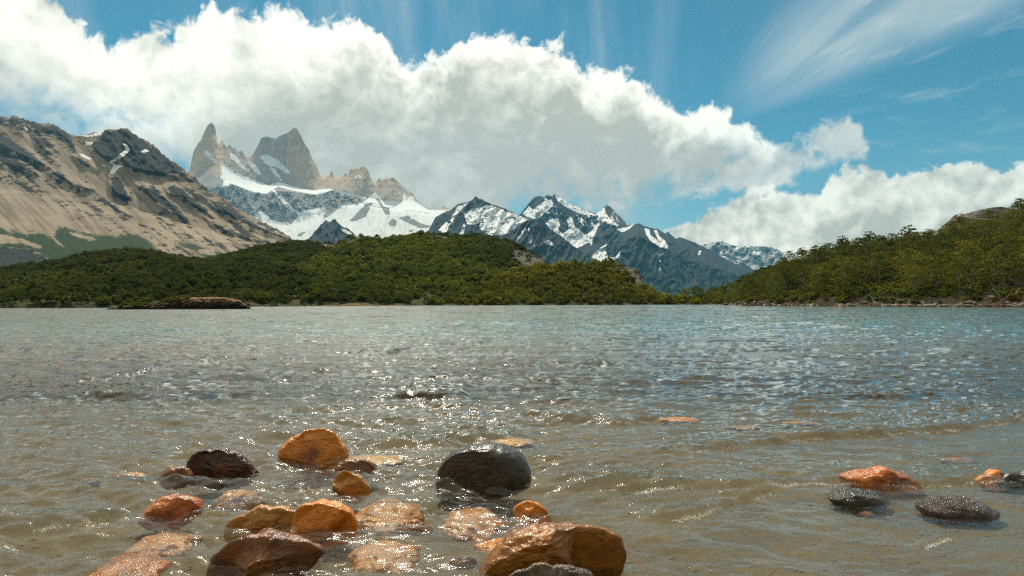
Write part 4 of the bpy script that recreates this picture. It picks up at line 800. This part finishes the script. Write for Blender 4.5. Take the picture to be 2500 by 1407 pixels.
def fronts(x, y, want_foam_glints=False):
    z = np.zeros_like(x); foam_glints = np.zeros_like(x); wob = fbm(np.stack([x*2.2, y*1.5, 0*x+2], -1), 3, 0.6)
    for pts, A, wf, wb in FRONTS:
        g = G([p[0] for p in pts], [p[1] for p in pts]); gx, gy = g[:, 0], g[:, 1]
        msk = (x > gx[0]-0.3) & (x < gx[-1]+0.3) & (y > gy.min()-3*wf-0.3) & (y < gy.max()+5*wb)
        if not msk.any(): continue
        xs, ys = x[msk], y[msk]
        L = gx[-1]-gx[0]; u = (xs-gx[0])/L
        s = ys-np.interp(xs, gx, gy)+wob[msk]*min(wf, 0.08)*0.55
        ends = smooth(0, 0.16, u)*smooth(1, 0.84, u)*(0.92+0.3*wob[msk])
        if A < 0.062 and gy.max() < 6.5:
            foam_glints[msk] = np.maximum(foam_glints[msk], ends*np.exp(-((s+0.55*wf)/(0.020))**2)*smooth(-0.45, 0.15, fbm(np.stack([xs*3.1, ys*2.0, 0*xs+40], -1), 3, 0.6)))  # white speckle for foam and for glints painted along the wave edges
        z[msk] += A*ends*smooth(-wf, wf*0.6, s)*np.exp(-np.maximum(s, 0)/wb)
    return (z, foam_glints) if want_foam_glints else z
def water_height(x, y, slopes=True):
    D = np.hypot(x, y)
    gust = 1.05+0.6*fbm(np.stack([x*0.10, y*0.055, 0*x+6], -1), 3)
    gust2 = 1.0+0.9*fbm(np.stack([x*0.9, y*0.6, 0*x+11], -1), 3)
    calm = 1+0.12*sm(6.5, 3.0, y)
    calm_long = sm(1.8, 11, y); calmr = 1-0.5*sm(0.2, 1.1, x-0.2*(y-3.5))*sm(6.5, 4.6, y)
    wx = x+0.10*fbm(np.stack([x*1.1, y*1.1, 0*x], -1), 2); wy = y+0.10*fbm(np.stack([x*1.1, y*1.1, 0*x+9], -1), 2)
    z = np.zeros_like(x); sx = np.zeros_like(x); sy = np.zeros_like(x); f0 = fronts(x, y); gust2 = gust2*(1+np.minimum(22*f0, 1.5)*sm(14, 8, y))
    for k, th, a, ph, lam in comps:
        c, s = math.cos(th), math.sin(th)
        mod = gust*(calm_long if lam > 0.8 else calm)*(gust2 if lam < 0.4 else 1)*calmr*(1.0 if lam > .4 else (0.8+0.2*calm))
        arg = k*(c*wx+s*wy)+ph; aa = a*mod*(1-0.32*sm(6, 14, D))*(1.0+(0.35*sm(8, 5, D) if lam < 0.5 else 0))*np.maximum(0.32, sm(1.5, 4.0, lam/(D/667.0)))
        # sharpened crests
        sn = np.sin(arg); cs = np.cos(arg)
        z += aa*(sn+0.22*(sn*sn-0.5)*2); g = aa*k*(cs+0.22*4*sn*cs); sx += g*c; sy += g*s
    e = 0.004*np.maximum(1, y/3)
    sx += (fronts(x+e, y)-f0)/e; sy += (fronts(x, y+e)-f0)/e
    rip = sm(0.004, 0.02, f0)*sm(9, 6, y); q = np.stack([x*26, y*34, 0*x], -1); sx += 0.75*rip*fbm(q, 3, 0.7); sy += 0.45*rip*fbm(q+31.7, 3, 0.7)
    z = z*sm(120, 50, y)+f0
    return z, sx, sy
off = np.concatenate([np.arange(3000, 1000, -50), np.arange(1000, 700, -8), np.arange(700, 100, -2.0), np.arange(100, 5.8, -0.8)])
pxs = np.concatenate([np.arange(-2400, -300, 30), np.arange(-300, -30, 6), np.arange(-30, 2530, 2.5), np.arange(2530, 2800, 6), np.arange(2800, 4900, 30)])
Dg = 1667.0/off; Xg = (pxs-1250)/1667.0
WX = Xg[None, :]*Dg[:, None]; WY = Dg[:, None]+0*WX
wz, wsx, wsy = water_height(WX, WY)
wn = np.stack([-wsx, -wsy, np.ones_like(wsx)], -1); wn /= np.linalg.norm(wn, axis=-1, keepdims=True)
wd = depth(WX, WY)-shoals(WX, WY); foam_glints = fronts(WX, WY, True)[1]
m, t, out = material('lake_water'); pos = t.n('ShaderNodeNewGeometry').outputs['Position']
wnrm = t.attr('wave_normal', True); nb = t.noise(t.v('MULTIPLY', pos, (1.0, 1.5, 1.0)), 34, 4, 0.62, 0.6); nb2 = t.noise(t.v('MULTIPLY', pos, (1.0, 1.6, 1.0)), 9, 5, 0.6, 0.4)
bp = t.n('ShaderNodeBump'); t.put(bp.inputs['Height'], t.add(t.mul(nb, 0.35), nb2)); bp.inputs['Strength'].default_value = 1.0; bp.inputs['Distance'].default_value = 0.0045
t.nt.links.new(wnrm, bp.inputs['Normal'])
inc = t.n('ShaderNodeNewGeometry').outputs['Incoming']; cosi = t.m('ABSOLUTE', t.v('DOT_PRODUCT', bp.outputs[0], inc)); frv = t.m('MULTIPLY_ADD', t.m('POWER', t.m('MAXIMUM', t.sub(1.0, cosi), 0.0), 5.0), 0.98, 0.02)
gl2 = t.n('ShaderNodeBsdfGlossy'); gl2.inputs['Roughness'].default_value = 0.24; t.nt.links.new(bp.outputs[0], gl2.inputs['Normal'])
gl = t.n('ShaderNodeBsdfGlossy'); gl.inputs['Roughness'].default_value = 0.035; t.nt.links.new(bp.outputs[0], gl.inputs['Normal']); gl.inputs['Color'].default_value = (0.98, 0.98, 0.98, 1)
tr = t.n('ShaderNodeBsdfTransparent'); tr.inputs[0].default_value = (0.93, 0.96, 0.90, 1)
df = t.n('ShaderNodeBsdfDiffuse'); t.put(df.inputs[0], t.mix(t.ss(t.attr('depth'), 0.3, 3.0), (0.085, 0.062, 0.020), (0.036, 0.104, 0.084)))
mx = t.n('ShaderNodeMixShader'); dep = t.attr('depth'); t.put(mx.inputs[0], t.m('MINIMUM', t.sub(1.0, t.m('EXPONENT', t.mul(dep, -0.95))), 0.96))
t.nt.links.new(tr.outputs[0], mx.inputs[1]); t.nt.links.new(df.outputs[0], mx.inputs[2])
m2x = t.n('ShaderNodeMixShader'); t.nt.links.new(frv, m2x.inputs[0]); t.nt.links.new(mx.outputs[0], m2x.inputs[1]); glm = t.n('ShaderNodeMixShader'); t.put(glm.inputs[0], t.ss(dep, 0.08, 1.1, 0.10, 0.42)); t.nt.links.new(gl.outputs[0], glm.inputs[1]); t.nt.links.new(gl2.outputs[0], glm.inputs[2]); t.nt.links.new(glm.outputs[0], m2x.inputs[2]); fo = t.n('ShaderNodeBsdfDiffuse'); fo.inputs[0].default_value = (0.75, 0.72, 0.66, 1); mf = t.n('ShaderNodeMixShader'); fn = t.noise(pos, 150, 2, 0.6); t.put(mf.inputs[0], t.ss(t.add(t.mul(t.attr('foam_glints'), 0.42), t.mul(t.sub(fn, 0.5), 1.5)), 0.38, 0.50, 0.0, 0.9)); t.nt.links.new(m2x.outputs[0], mf.inputs[1]); t.nt.links.new(fo.outputs[0], mf.inputs[2]); t.nt.links.new(mf.outputs[0], out.inputs[0])  # diffuse white stands for foam and painted edge glints
M_water = m
link('water', new_mesh('water', np.stack([WX, WY, wz], -1), grid_faces(*WX.shape), True, {'wave_normal': wn.reshape(-1, 3), 'depth': wd.ravel(), 'foam_glints': foam_glints.ravel()}), M_water, kind='structure')

# ------------------------------------------------------------------ stones
def ico(sub):
    import bmesh
    bm = bmesh.new(); bmesh.ops.create_icosphere(bm, subdivisions=sub, radius=1.0)
    v = np.array([x.co[:] for x in bm.verts]); f = np.array([[q.index for q in p.verts] for p in bm.faces]); bm.free()
    return v, f
ICO = {3: ico(3), 4: ico(4), 5: ico(5), 6: ico(6)}
def stone_mat(name, A, B, C, scale=14, stretch=(1, 1, 1), rough=0.22, contrast=0.5, spark=1.0, dark=(0.02, 0.012, 0.008)):
    m, t, out = material(name)
    pos = t.n('ShaderNodeTexCoord').outputs['Object']; q = t.v('MULTIPLY', pos, stretch)
    n1 = t.noise(q, scale*0.5, 5, 0.6, 0.5); n2 = t.noise(q, scale*3.0, 6, 0.65); n3 = t.noise(pos, scale*8, 4, 0.7); n0 = t.noise(pos, scale*0.28, 3, 0.5)
    c = t.mix(t.ss(n1, 0.5-contrast*0.35, 0.5+contrast*0.3), A, B); c = t.mix(t.ss(n0, 0.54, 0.70, 0, 0.85), c, C)
    c = t.mix(t.ss(n2, 0.52, 0.72, 0, 0.75), c, dark); c = t.mix(t.ss(n3, 0.55, 0.8, 0, 0.35), c, tuple(min(1, x*1.7) for x in A))
    vo = t.n('ShaderNodeTexVoronoi', feature='DISTANCE_TO_EDGE'); t.put(vo.inputs['Vector'], t.v('ADD', q, t.v('SCALE', t.comb(n1, n2, n1), sc=0.05))); vo.inputs['Scale'].default_value = scale*0.55
    crack = t.ss(vo.outputs[0], 0.0, 0.035); c = t.mix(t.mul(t.sub(1.0, crack), t.ss(n1, 0.45, 0.6, 0, 0.6)), c, dark)
    h = t.add(t.add(t.mul(n2, 1.0), t.mul(n3, 0.45*spark)), t.mul(crack, 0.25))
    principled(t, out, c, t.ss(n2, 0.3, 0.7, rough*0.6, rough*1.25), t.bump(h, 0.8, 0.006), 0.35, Coat_Weight=0.40, Coat_Roughness=0.10, Coat_IOR=1.33, Coat_Normal=t.bump(t.noise(pos, 55, 4, 0.75, 0.5), 0.9, 0.007*spark))
    return m
ORANGE, RUST, DKBR = (0.70, 0.205, 0.008), (0.50, 0.125, 0.008), (0.075, 0.03, 0.014)
MS = {
 'orange': stone_mat('orange_stone', ORANGE, (0.72, 0.25, 0.014), RUST, 16, (1, 1, 3), 0.3, 0.6, dark=(0.14, 0.04, 0.01)),
 'orange_purple_shade': stone_mat('orange_purple_shade_stone', (0.62, 0.18, 0.010), (0.68, 0.26, 0.022), (0.10, 0.018, 0.028), 13, (0.6, 1, 3.2), 0.28, 0.6, dark=(0.07, 0.02, 0.015)),  # purple patches are facet shadow put into the stone colour
 'brown': stone_mat('brown_stone', (0.26, 0.090, 0.016), (0.10, 0.034, 0.010), (0.40, 0.13, 0.018), 13, (1, 1, 2), 0.3, 0.6),
 'darkbrown': stone_mat('dark_brown_stone', (0.085, 0.034, 0.012), (0.045, 0.018, 0.008), (0.22, 0.075, 0.018), 18, (1, 1, 3), 0.3, 0.6),
 'rust': stone_mat('rust_stone', (0.58, 0.17, 0.010), (0.32, 0.075, 0.010), (0.12, 0.03, 0.015), 16, (1, 1, 2), 0.22, 0.6),
 'ochre': stone_mat('ochre_stone', (0.42, 0.20, 0.03), (0.50, 0.22, 0.03), RUST, 16, (1, 1, 2), 0.3, 0.6, dark=(0.14, 0.06, 0.015)),
 'black': stone_mat('black_stone', (0.034, 0.032, 0.026), (0.052, 0.047, 0.034), (0.022, 0.022, 0.02), 10, (1, 1, 1.6), 0.26, 0.6, dark=(0.012, 0.012, 0.01), spark=0.4),
 'grey': stone_mat('dark_grey_stone', (0.05, 0.045, 0.032), (0.03, 0.028, 0.022), (0.09, 0.07, 0.04), 26, (1, 1, 1), 0.2, 0.6, spark=2),
 'speckle': stone_mat('speckled_stone', (0.075, 0.048, 0.034), (0.05, 0.034, 0.026), (0.10, 0.07, 0.05), 36, (1, 1, 1), 0.2, 0.6, spark=2.5),
 'bigbrown': stone_mat('amber_brown_stone', (0.38, 0.15, 0.014), (0.18, 0.060, 0.008), (0.10, 0.032, 0.014), 9, (1, 1, 1.8), 0.28, 0.6, dark=(0.025, 0.013, 0.007)),
 'striped': stone_mat('striped_stone', (0.24, 0.16, 0.09), (0.035, 0.03, 0.025), (0.02, 0.10, 0.02), 16, (2.5, 1, 1), 0.2, 0.8),
 'pink': stone_mat('pink_orange_stone', (0.40, 0.135, 0.016), (0.42, 0.165, 0.030), (0.28, 0.075, 0.010), 14, (1, 1, 1), 0.5, 0.6, dark=(0.25, 0.11, 0.05)),
 'gold': stone_mat('golden_stone', (0.55, 0.26, 0.02), (0.48, 0.18, 0.015), (0.45, 0.20, 0.04), 14, (1, 1, 1), 0.4, 0.6, dark=(0.3, 0.13, 0.03)),
}
def stone_mesh(name, outline, base, depth_f, sub, facets, rough, seed, below=0.5, boxy=0.75):
    """3-D stone whose cross-section across the view is the given outline (photo pixels)"""
    o = np.array(outline, float); D0 = G(0.5*(o[:, 0].min()+o[:, 0].max()), base-(4 if base < 1400 else 0))[1]; wid = (o[:, 0].max()-o[:, 0].min())/1667.0*D0
    dep = wid*depth_f*0.85; Dc = D0+dep*0.55
    w = P(o[:, 0], o[:, 1], Dc); X, Z = w[:, 0], w[:, 2]
    c = np.array([0.5*(X.min()+X.max()), Dc, 0.45*Z.max()+0.55*Z.min()])
    zx = X-c[0]; zz = Z-c[2]; zz = np.where(zz < 0, zz*(1+below), zz); ang = np.arctan2(zz, zx); rr = np.hypot(zx, zz); k = np.argsort(ang); ang, rr = ang[k], rr[k]
    ang = np.r_[ang-2*math.pi, ang, ang+2*math.pi]; rr = np.r_[rr, rr, rr]
    th = np.linspace(-math.pi, math.pi, 181); rad = np.interp(th, ang, rr); 
    v, f = ICO[sub]; rng = np.random.default_rng(seed)
    s = np.hypot(v[:, 0], v[:, 2]); a = np.arctan2(v[:, 2], v[:, 0]); r0 = np.interp(a, th, rad)
    Q = np.stack([r0*np.cos(a)*s**boxy, np.sign(v[:, 1])*np.abs(v[:, 1])**0.85*dep*0.5, r0*np.sin(a)*s**boxy], -1)
    S_ = np.array([wid/2, dep/2, max(rr.max()*0.6, 1e-3)])
    for _ in range(facets+(2 if facets > 1 else 0)):
        n = rng.normal(size=3); n[1] = -abs(n[1])*1.2; n[2] = n[2]*0.8+0.25; n /= np.linalg.norm(n)
        dist = (Q/S_) @ n; lim = np.quantile(dist, rng.uniform(0.74, 0.90)); ex = np.maximum(dist-lim, 0)
        keepsil = smooth(0.05, 0.35, np.abs(v[:, 1]))
        Q = Q-(ex*0.93*keepsil)[:, None]*n*S_
    nn = Q/S_; nn /= np.linalg.norm(nn, axis=1)[:, None]+1e-9
    g = wid*rough*1.35
    Q = Q+nn*(g*fbm(Q*3.2/wid+seed, 5, 0.5))[:, None]+nn*(g*0.28*fbm(Q*[8/wid, 8/wid, 22/wid]+seed, 4, 0.6, True))[:, None]
    me = new_mesh(name, Q, f, True)
    return me, c
STONES = [
 ('orange_purple_shade', 'large orange wet boulder with its lower right face in purple-black shade, farthest of the big stones', [(680, 1105), (700, 1084), (735, 1062), (770, 1049), (790, 1047), (815, 1057), (832, 1075), (848, 1105), (840, 1128), (800, 1140), (740, 1138), (700, 1122)], 1138, 0.7, 6, 5, 0.05, 3),
 ('darkbrown', 'jagged dark brown boulder with holes, left of the large orange boulder', [(462, 1150), (466, 1125), (480, 1107), (498, 1103), (520, 1107), (560, 1109), (590, 1122), (610, 1138), (630, 1156), (600, 1166), (550, 1171), (500, 1174), (470, 1167)], 1171, 0.7, 6, 6, 0.09, 8),
 ('black', 'smooth rounded black boulder standing alone in the middle', [(1064, 1178), (1069, 1150), (1090, 1122), (1125, 1099), (1170, 1088), (1215, 1087), (1255, 1099), (1284, 1122), (1297, 1152), (1291, 1174), (1230, 1190), (1150, 1200), (1090, 1202), (1068, 1192)], 1198, 0.7, 6, 1, 0.025, 5),
 ('orange', 'bright orange blocky boulder in the cluster of stones, lower left', [(710, 1292), (716, 1262), (735, 1236), (760, 1229), (800, 1231), (840, 1241), (864, 1260), (873, 1282), (862, 1304), (820, 1316), (780, 1326), (735, 1320), (712, 1310)], 1318, 0.8, 6, 5, 0.045, 21),
 ('ochre', 'flat ochre slab leaning against the left of the bright orange boulder', [(548, 1296), (560, 1276), (600, 1259), (660, 1247), (700, 1243), (728, 1254), (730, 1300), (660, 1306), (600, 1312), (565, 1311)], 1308, 0.5, 5, 3, 0.05, 33),
 ('brown', 'big dark brown stone with an orange left face at the bottom edge, left of centre', [(506, 1388), (518, 1360), (550, 1336), (590, 1313), (630, 1306), (668, 1310), (700, 1320), (750, 1325), (790, 1350), (772, 1366), (735, 1392), (700, 1418), (640, 1432), (540, 1428), (510, 1410)], 1405, 0.7, 6, 5, 0.05, 44),
 ('rust', 'low rust-red stone awash, left of the cluster', [(343, 1264), (360, 1245), (385, 1226), (420, 1214), (455, 1216), (485, 1228), (498, 1241), (470, 1262), (430, 1276), (380, 1276)], 1274, 0.7, 5, 3, 0.05, 55),
 ('bigbrown', 'largest amber-brown boulder with a pitted top at the bottom edge', [(1150, 1420), (1165, 1392), (1190, 1365), (1225, 1336), (1260, 1308), (1320, 1290), (1380, 1283), (1430, 1285), (1470, 1296), (1500, 1315), (1512, 1345), (1519, 1380), (1506, 1415), (1450, 1445), (1250, 1455), (1170, 1440)], 1432, 0.62, 6, 4, 0.05, 66),
 ('orange', 'small rounded orange stone between the black boulder and the largest boulder', [(1255, 1246), (1268, 1231), (1300, 1227), (1321, 1238), (1340, 1256), (1345, 1267), (1320, 1279), (1290, 1277), (1262, 1262)], 1277, 0.8, 5, 3, 0.05, 77),
 ('ochre', 'small angular ochre stone right of the large orange boulder', [(813, 1182), (822, 1160), (840, 1151), (862, 1160), (885, 1175), (904, 1196), (890, 1209), (860, 1213), (835, 1206)], 1210, 0.8, 5, 6, 0.05, 88),
 ('rust', 'orange streaked slab awash on the right', [(2050, 1160), (2080, 1156), (2130, 1153), (2180, 1155), (2210, 1162), (2235, 1178), (2258, 1196), (2200, 1197), (2120, 1194), (2075, 1187)], 1195, 0.55, 5, 1, 0.05, 99),
 ('grey', 'small glossy black stone on the right, in front of the streaked slab', [(2027, 1217), (2048, 1203), (2090, 1197), (2120, 1202), (2150, 1211), (2166, 1222), (2140, 1236), (2090, 1242), (2045, 1232)], 1238, 0.8, 5, 1, 0.05, 110),
 ('speckle', 'dark speckled glistening stone at the lower right', [(2246, 1237), (2280, 1226), (2330, 1221), (2370, 1223), (2402, 1232), (2430, 1246), (2400, 1263), (2350, 1277), (2290, 1274), (2260, 1256)], 1272, 0.8, 5, 0, 0.04, 121),
 ('brown', 'small brown stone touching the left of the jagged dark brown boulder', [(389, 1172), (398, 1153), (430, 1142), (460, 1150), (470, 1170), (440, 1181), (400, 1181)], 1178, 0.7, 5, 2, 0.05, 132),
 ('brown', 'low dark brown ridge of stone behind the small angular ochre stone', [(806, 1156), (830, 1136), (870, 1126), (905, 1134), (922, 1148), (900, 1160), (860, 1160), (820, 1164)], 1158, 0.7, 5, 3, 0.06, 143),
 ('orange', 'small orange stone near the right edge beside a black one', [(2383, 1174), (2410, 1160), (2450, 1159), (2478, 1175), (2450, 1184), (2400, 1183)], 1181, 0.7, 4, 2, 0.05, 154),
 ('black', 'black stone cut by the right edge of the view', [(2438, 1182), (2455, 1167), (2500, 1163), (2560, 1168), (2590, 1190), (2500, 1195), (2450, 1192)], 1190, 0.6, 5, 2, 0.05, 165),
 ('striped', 'striped stone with a green tinge at the bottom edge before the largest boulder', [(1235, 1410), (1290, 1391), (1350, 1385), (1410, 1389), (1442, 1404), (1465, 1440), (1440, 1462), (1260, 1462), (1235, 1440)], 1462, 0.28, 5, 2, 0.04, 176),
]
for mk, lab, outl, base, df_, sub, fac, rg, sd in STONES:
    me, c = stone_mesh('stone', outl, base, df_, sub, fac, rg, sd)
    o = link('stone', me, MS[mk], label=lab, category='stone'); o.location = c
for i, (mk, px_, py_, w_, dy, lab) in enumerate(SUNK):
    D = float(G(px_, py_, -0.02)[1]); bz = float(bed_z(np.array([X_at(px_, D)]), np.array([D]))[0])
    wid = w_/1667*D; dep = max(D*D/1667*w_*dy*1.6, wid*0.35)
    v, f = ICO[5]; Q = v*[wid/2, dep/2, 1.0]
    rng = np.random.default_rng(500+i); wob = 1+0.55*fbm(v*[1.4, 1.4, 0.3]+i*3, 4, 0.6)
    topz = -0.034-0.12*abs(bz)*(i % 3 == 1)
    Q[:, :2] *= wob[:, None]; hgt = min(max(topz-bz, 0.02), wid*0.32); Q[:, 2] = v[:, 2]*hgt*(1+0.3*fbm(v*2.0+i, 3))
    lift = max(topz-bz-hgt, 0)*0.75; low_ = v[:, 2] < -0.05; Q[:, 2] += lift; Q[low_, 2] -= lift*np.minimum(1, -v[low_, 2]*2); Q[low_, :2] *= 1.0+0.9*np.minimum(1, -v[low_, 2]*1.5)[:, None]*(lift > 0.02)
    me = new_mesh('stone', Q, f, True); o = link('stone', me, MS[mk], label=lab, category='stone'); o.location = (float(X_at(px_, D)), D, bz)
    o.rotation_euler[2] = RNG.uniform(-0.25, 0.25)

# pebbles of the lake bed near the camera
M_peb = stone_mat('pebble', (0.22, 0.15, 0.08), (0.15, 0.12, 0.08), (0.30, 0.15, 0.07), 8, rough=0.5, dark=(0.09, 0.07, 0.045))
PEB = bpy.data.collections.new('pebble_variants')
for i in range(5):
    v, f = ICO[3]; q = v*(1+0.25*fbm(v*1.3+i*7, 3))[:, None]*[1, 0.8, 0.45]
    me = new_mesh('pebble', q, f); me.materials.append(M_peb if i < 4 else MS['pink']); PEB.objects.link(bpy.data.objects.new('pebble', me))
NG_PEB = scatter_group(PEB)
n = 16000; yy = 1.8+RNG.random(n)**1.2*6; xx = (RNG.random(n)*2-1)*(0.95*yy+0.5); dens = fbm(np.stack([xx*1.1, yy*1.1, 0*xx], -1), 3)
k = (dens > -0.05-0.25*(xx < 0.6)) ; xx, yy = xx[k], yy[k]; s = 0.003+0.011*RNG.random(len(xx))**3
scatter('pebbles', np.stack([xx, yy, bed_z(xx, yy)], -1), np.stack([s, s, s], -1), NG_PEB, kind='stuff', label='small pebbles scattered over the sandy lake bed', category='pebbles')

# ------------------------------------------------------------------ boulders and dead wood of the right shore
M_boul = hill_mat('pale_boulder', (0.30, 0.26, 0.21), (0.24, 0.20, 0.16), (0.34, 0.28, 0.22)); M_boul2 = hill_mat('brown_boulder', (0.22, 0.13, 0.08), (0.26, 0.15, 0.09), (0.18, 0.12, 0.07))
bms = []
for i in range(6):
    v, f = ICO[3]; q = v*(1+0.35*fbm(v*1.2+i*5, 3))[:, None]*[1, 0.8, 0.62]
    me = new_mesh('boulder', q, f, False); me.materials.append(M_boul if i % 3 else M_boul2); bms.append(me)
for i in range(150):
    px_ = 1772+i*5.1+RNG.uniform(-4, 4); D = np.interp(px_, [q[0] for q in SHORE4], [q[1] for q in SHORE4])
    up = RNG.random()**1.6; D = D+up*3.2-0.8; s = RNG.uniform(0.16, 0.42)*(1.35 if RNG.random() < 0.18 else 1)*(1.15 if px_ < 1950 else 1)
    z = np.interp(D-np.interp(px_, [q[0] for q in SHORE4], [q[1] for q in SHORE4]), [-2, 1, 4], [-0.2, 0.35, 1.3])
    o = link('boulder', bms[int(RNG.integers(6))], None, category='boulder')
    zone = ('at the tip of the right-hand point' if px_ < 1850 else 'beneath the middle of the right-hand trees' if px_ < 2200 else 'under the deadwood towards the right edge' if px_ < 2440 else 'on the orange bank at the right edge')
    zone = next(n_ for lim_, n_ in [(1830, 'at the tip of the right-hand point'), (1900, 'below the yellow-green bushes'), (1990, 'left of the lowest overhanging tree'), (2080, 'left of the pale curved dead trunk'), (2150, 'under the pale curved dead trunk'), (2230, 'under the thin level fallen branch'), (2330, 'left of the driftwood stump'), (2420, 'right of the driftwood stump'), (9999, 'below the orange bank at the right edge')] if px_ < lim_)
    o['label'] = ('large ' if s > 0.4 else 'small ')+('brown' if o.data.materials[0] == M_boul2 else 'pale')+' boulder '+('up the bank' if up > 0.35 else 'at the waterline')+' '+zone; o['group'] = 'boulders '+zone
    o.location = (float(X_at(px_, D)), float(D), z+0.05); o.scale = (s*RNG.uniform(0.9, 1.7), s, s*RNG.uniform(0.7, 1.1)); o.rotation_euler = (RNG.normal()*0.25, RNG.normal()*0.25, RNG.uniform(0, 6.28))
LOGS = [([(2118, 718), (2127, 726), (2133, 733), (2136, 740)], 116, 0.10, 'pale curved dead trunk leaning above the boulders'), ([(2424, 704), (2430, 712), (2436, 718), (2441, 720)], 108, 0.09, 'short pale dead branch above the orange bank'),
        ([(2326, 746), (2318, 740), (2314, 736)], 107, 0.08, 'bleached stump end lying on the waterline'), ([(2326, 746), (2340, 742), (2352, 735)], 107, 0.08, 'bleached driftwood branch rising right from the waterline stump'), ([(2190, 733), (2215, 730), (2238, 735), (2244, 736)], 113, 0.06, 'thin grey fallen branch lying level above the boulders'),
        ([(2366, 704), (2369, 697), (2374, 693), (2386, 692)], 112, 0.06, 'grey hooked dead branch in the shade of the trees'), ([(2480, 716), (2484, 710), (2490, 704)], 108, 0.07, 'pale slanting dead stem near the right edge'), ([(2462, 674), (2470, 682), (2480, 692)], 112, 0.06, 'thin grey dead trunk among the rightmost trees'), ([(2252, 742), (2268, 738), (2280, 734)], 111, 0.06, 'dark tangled driftwood on the boulder shore')]
for pts, D, r, lab in LOGS:
    w = [P(a, b, D+RNG.uniform(-0.4, 0.4)) for a, b in pts]; ww = []
    for i in range(len(w)-1):
        for f_ in (0, 0.5): ww.append(w[i]*(1-f_)+w[i+1]*f_+RNG.normal(size=3)*0.02)
    ww.append(w[-1]); v, f = tube(ww, r*np.linspace(1, 0.35, len(ww)), 7)
    link('driftwood', new_mesh('driftwood', v, f), M_wood, label=lab, category='driftwood')

# ------------------------------------------------------------------ air
m, t, out = material('haze_air'); pv = t.n('ShaderNodeVolumePrincipled'); pv.inputs['Color'].default_value = (0.17, 0.58, 0.88, 1); pv.inputs['Density'].default_value = 3.6e-5
t.nt.links.new(pv.outputs[0], out.inputs['Volume']); M_haze = m; m.cycles.volume_sampling = 'DISTANCE'
bx = np.array([(x, y, z) for x in (-9500, 9500) for y in (-300, 12200) for z in (-8, 2700)], float)
link('haze', new_mesh('haze', bx, [[0, 1, 3, 2], [4, 6, 7, 5], [0, 4, 5, 1], [2, 3, 7, 6], [0, 2, 6, 4], [1, 5, 7, 3]], False), M_haze, kind='stuff')
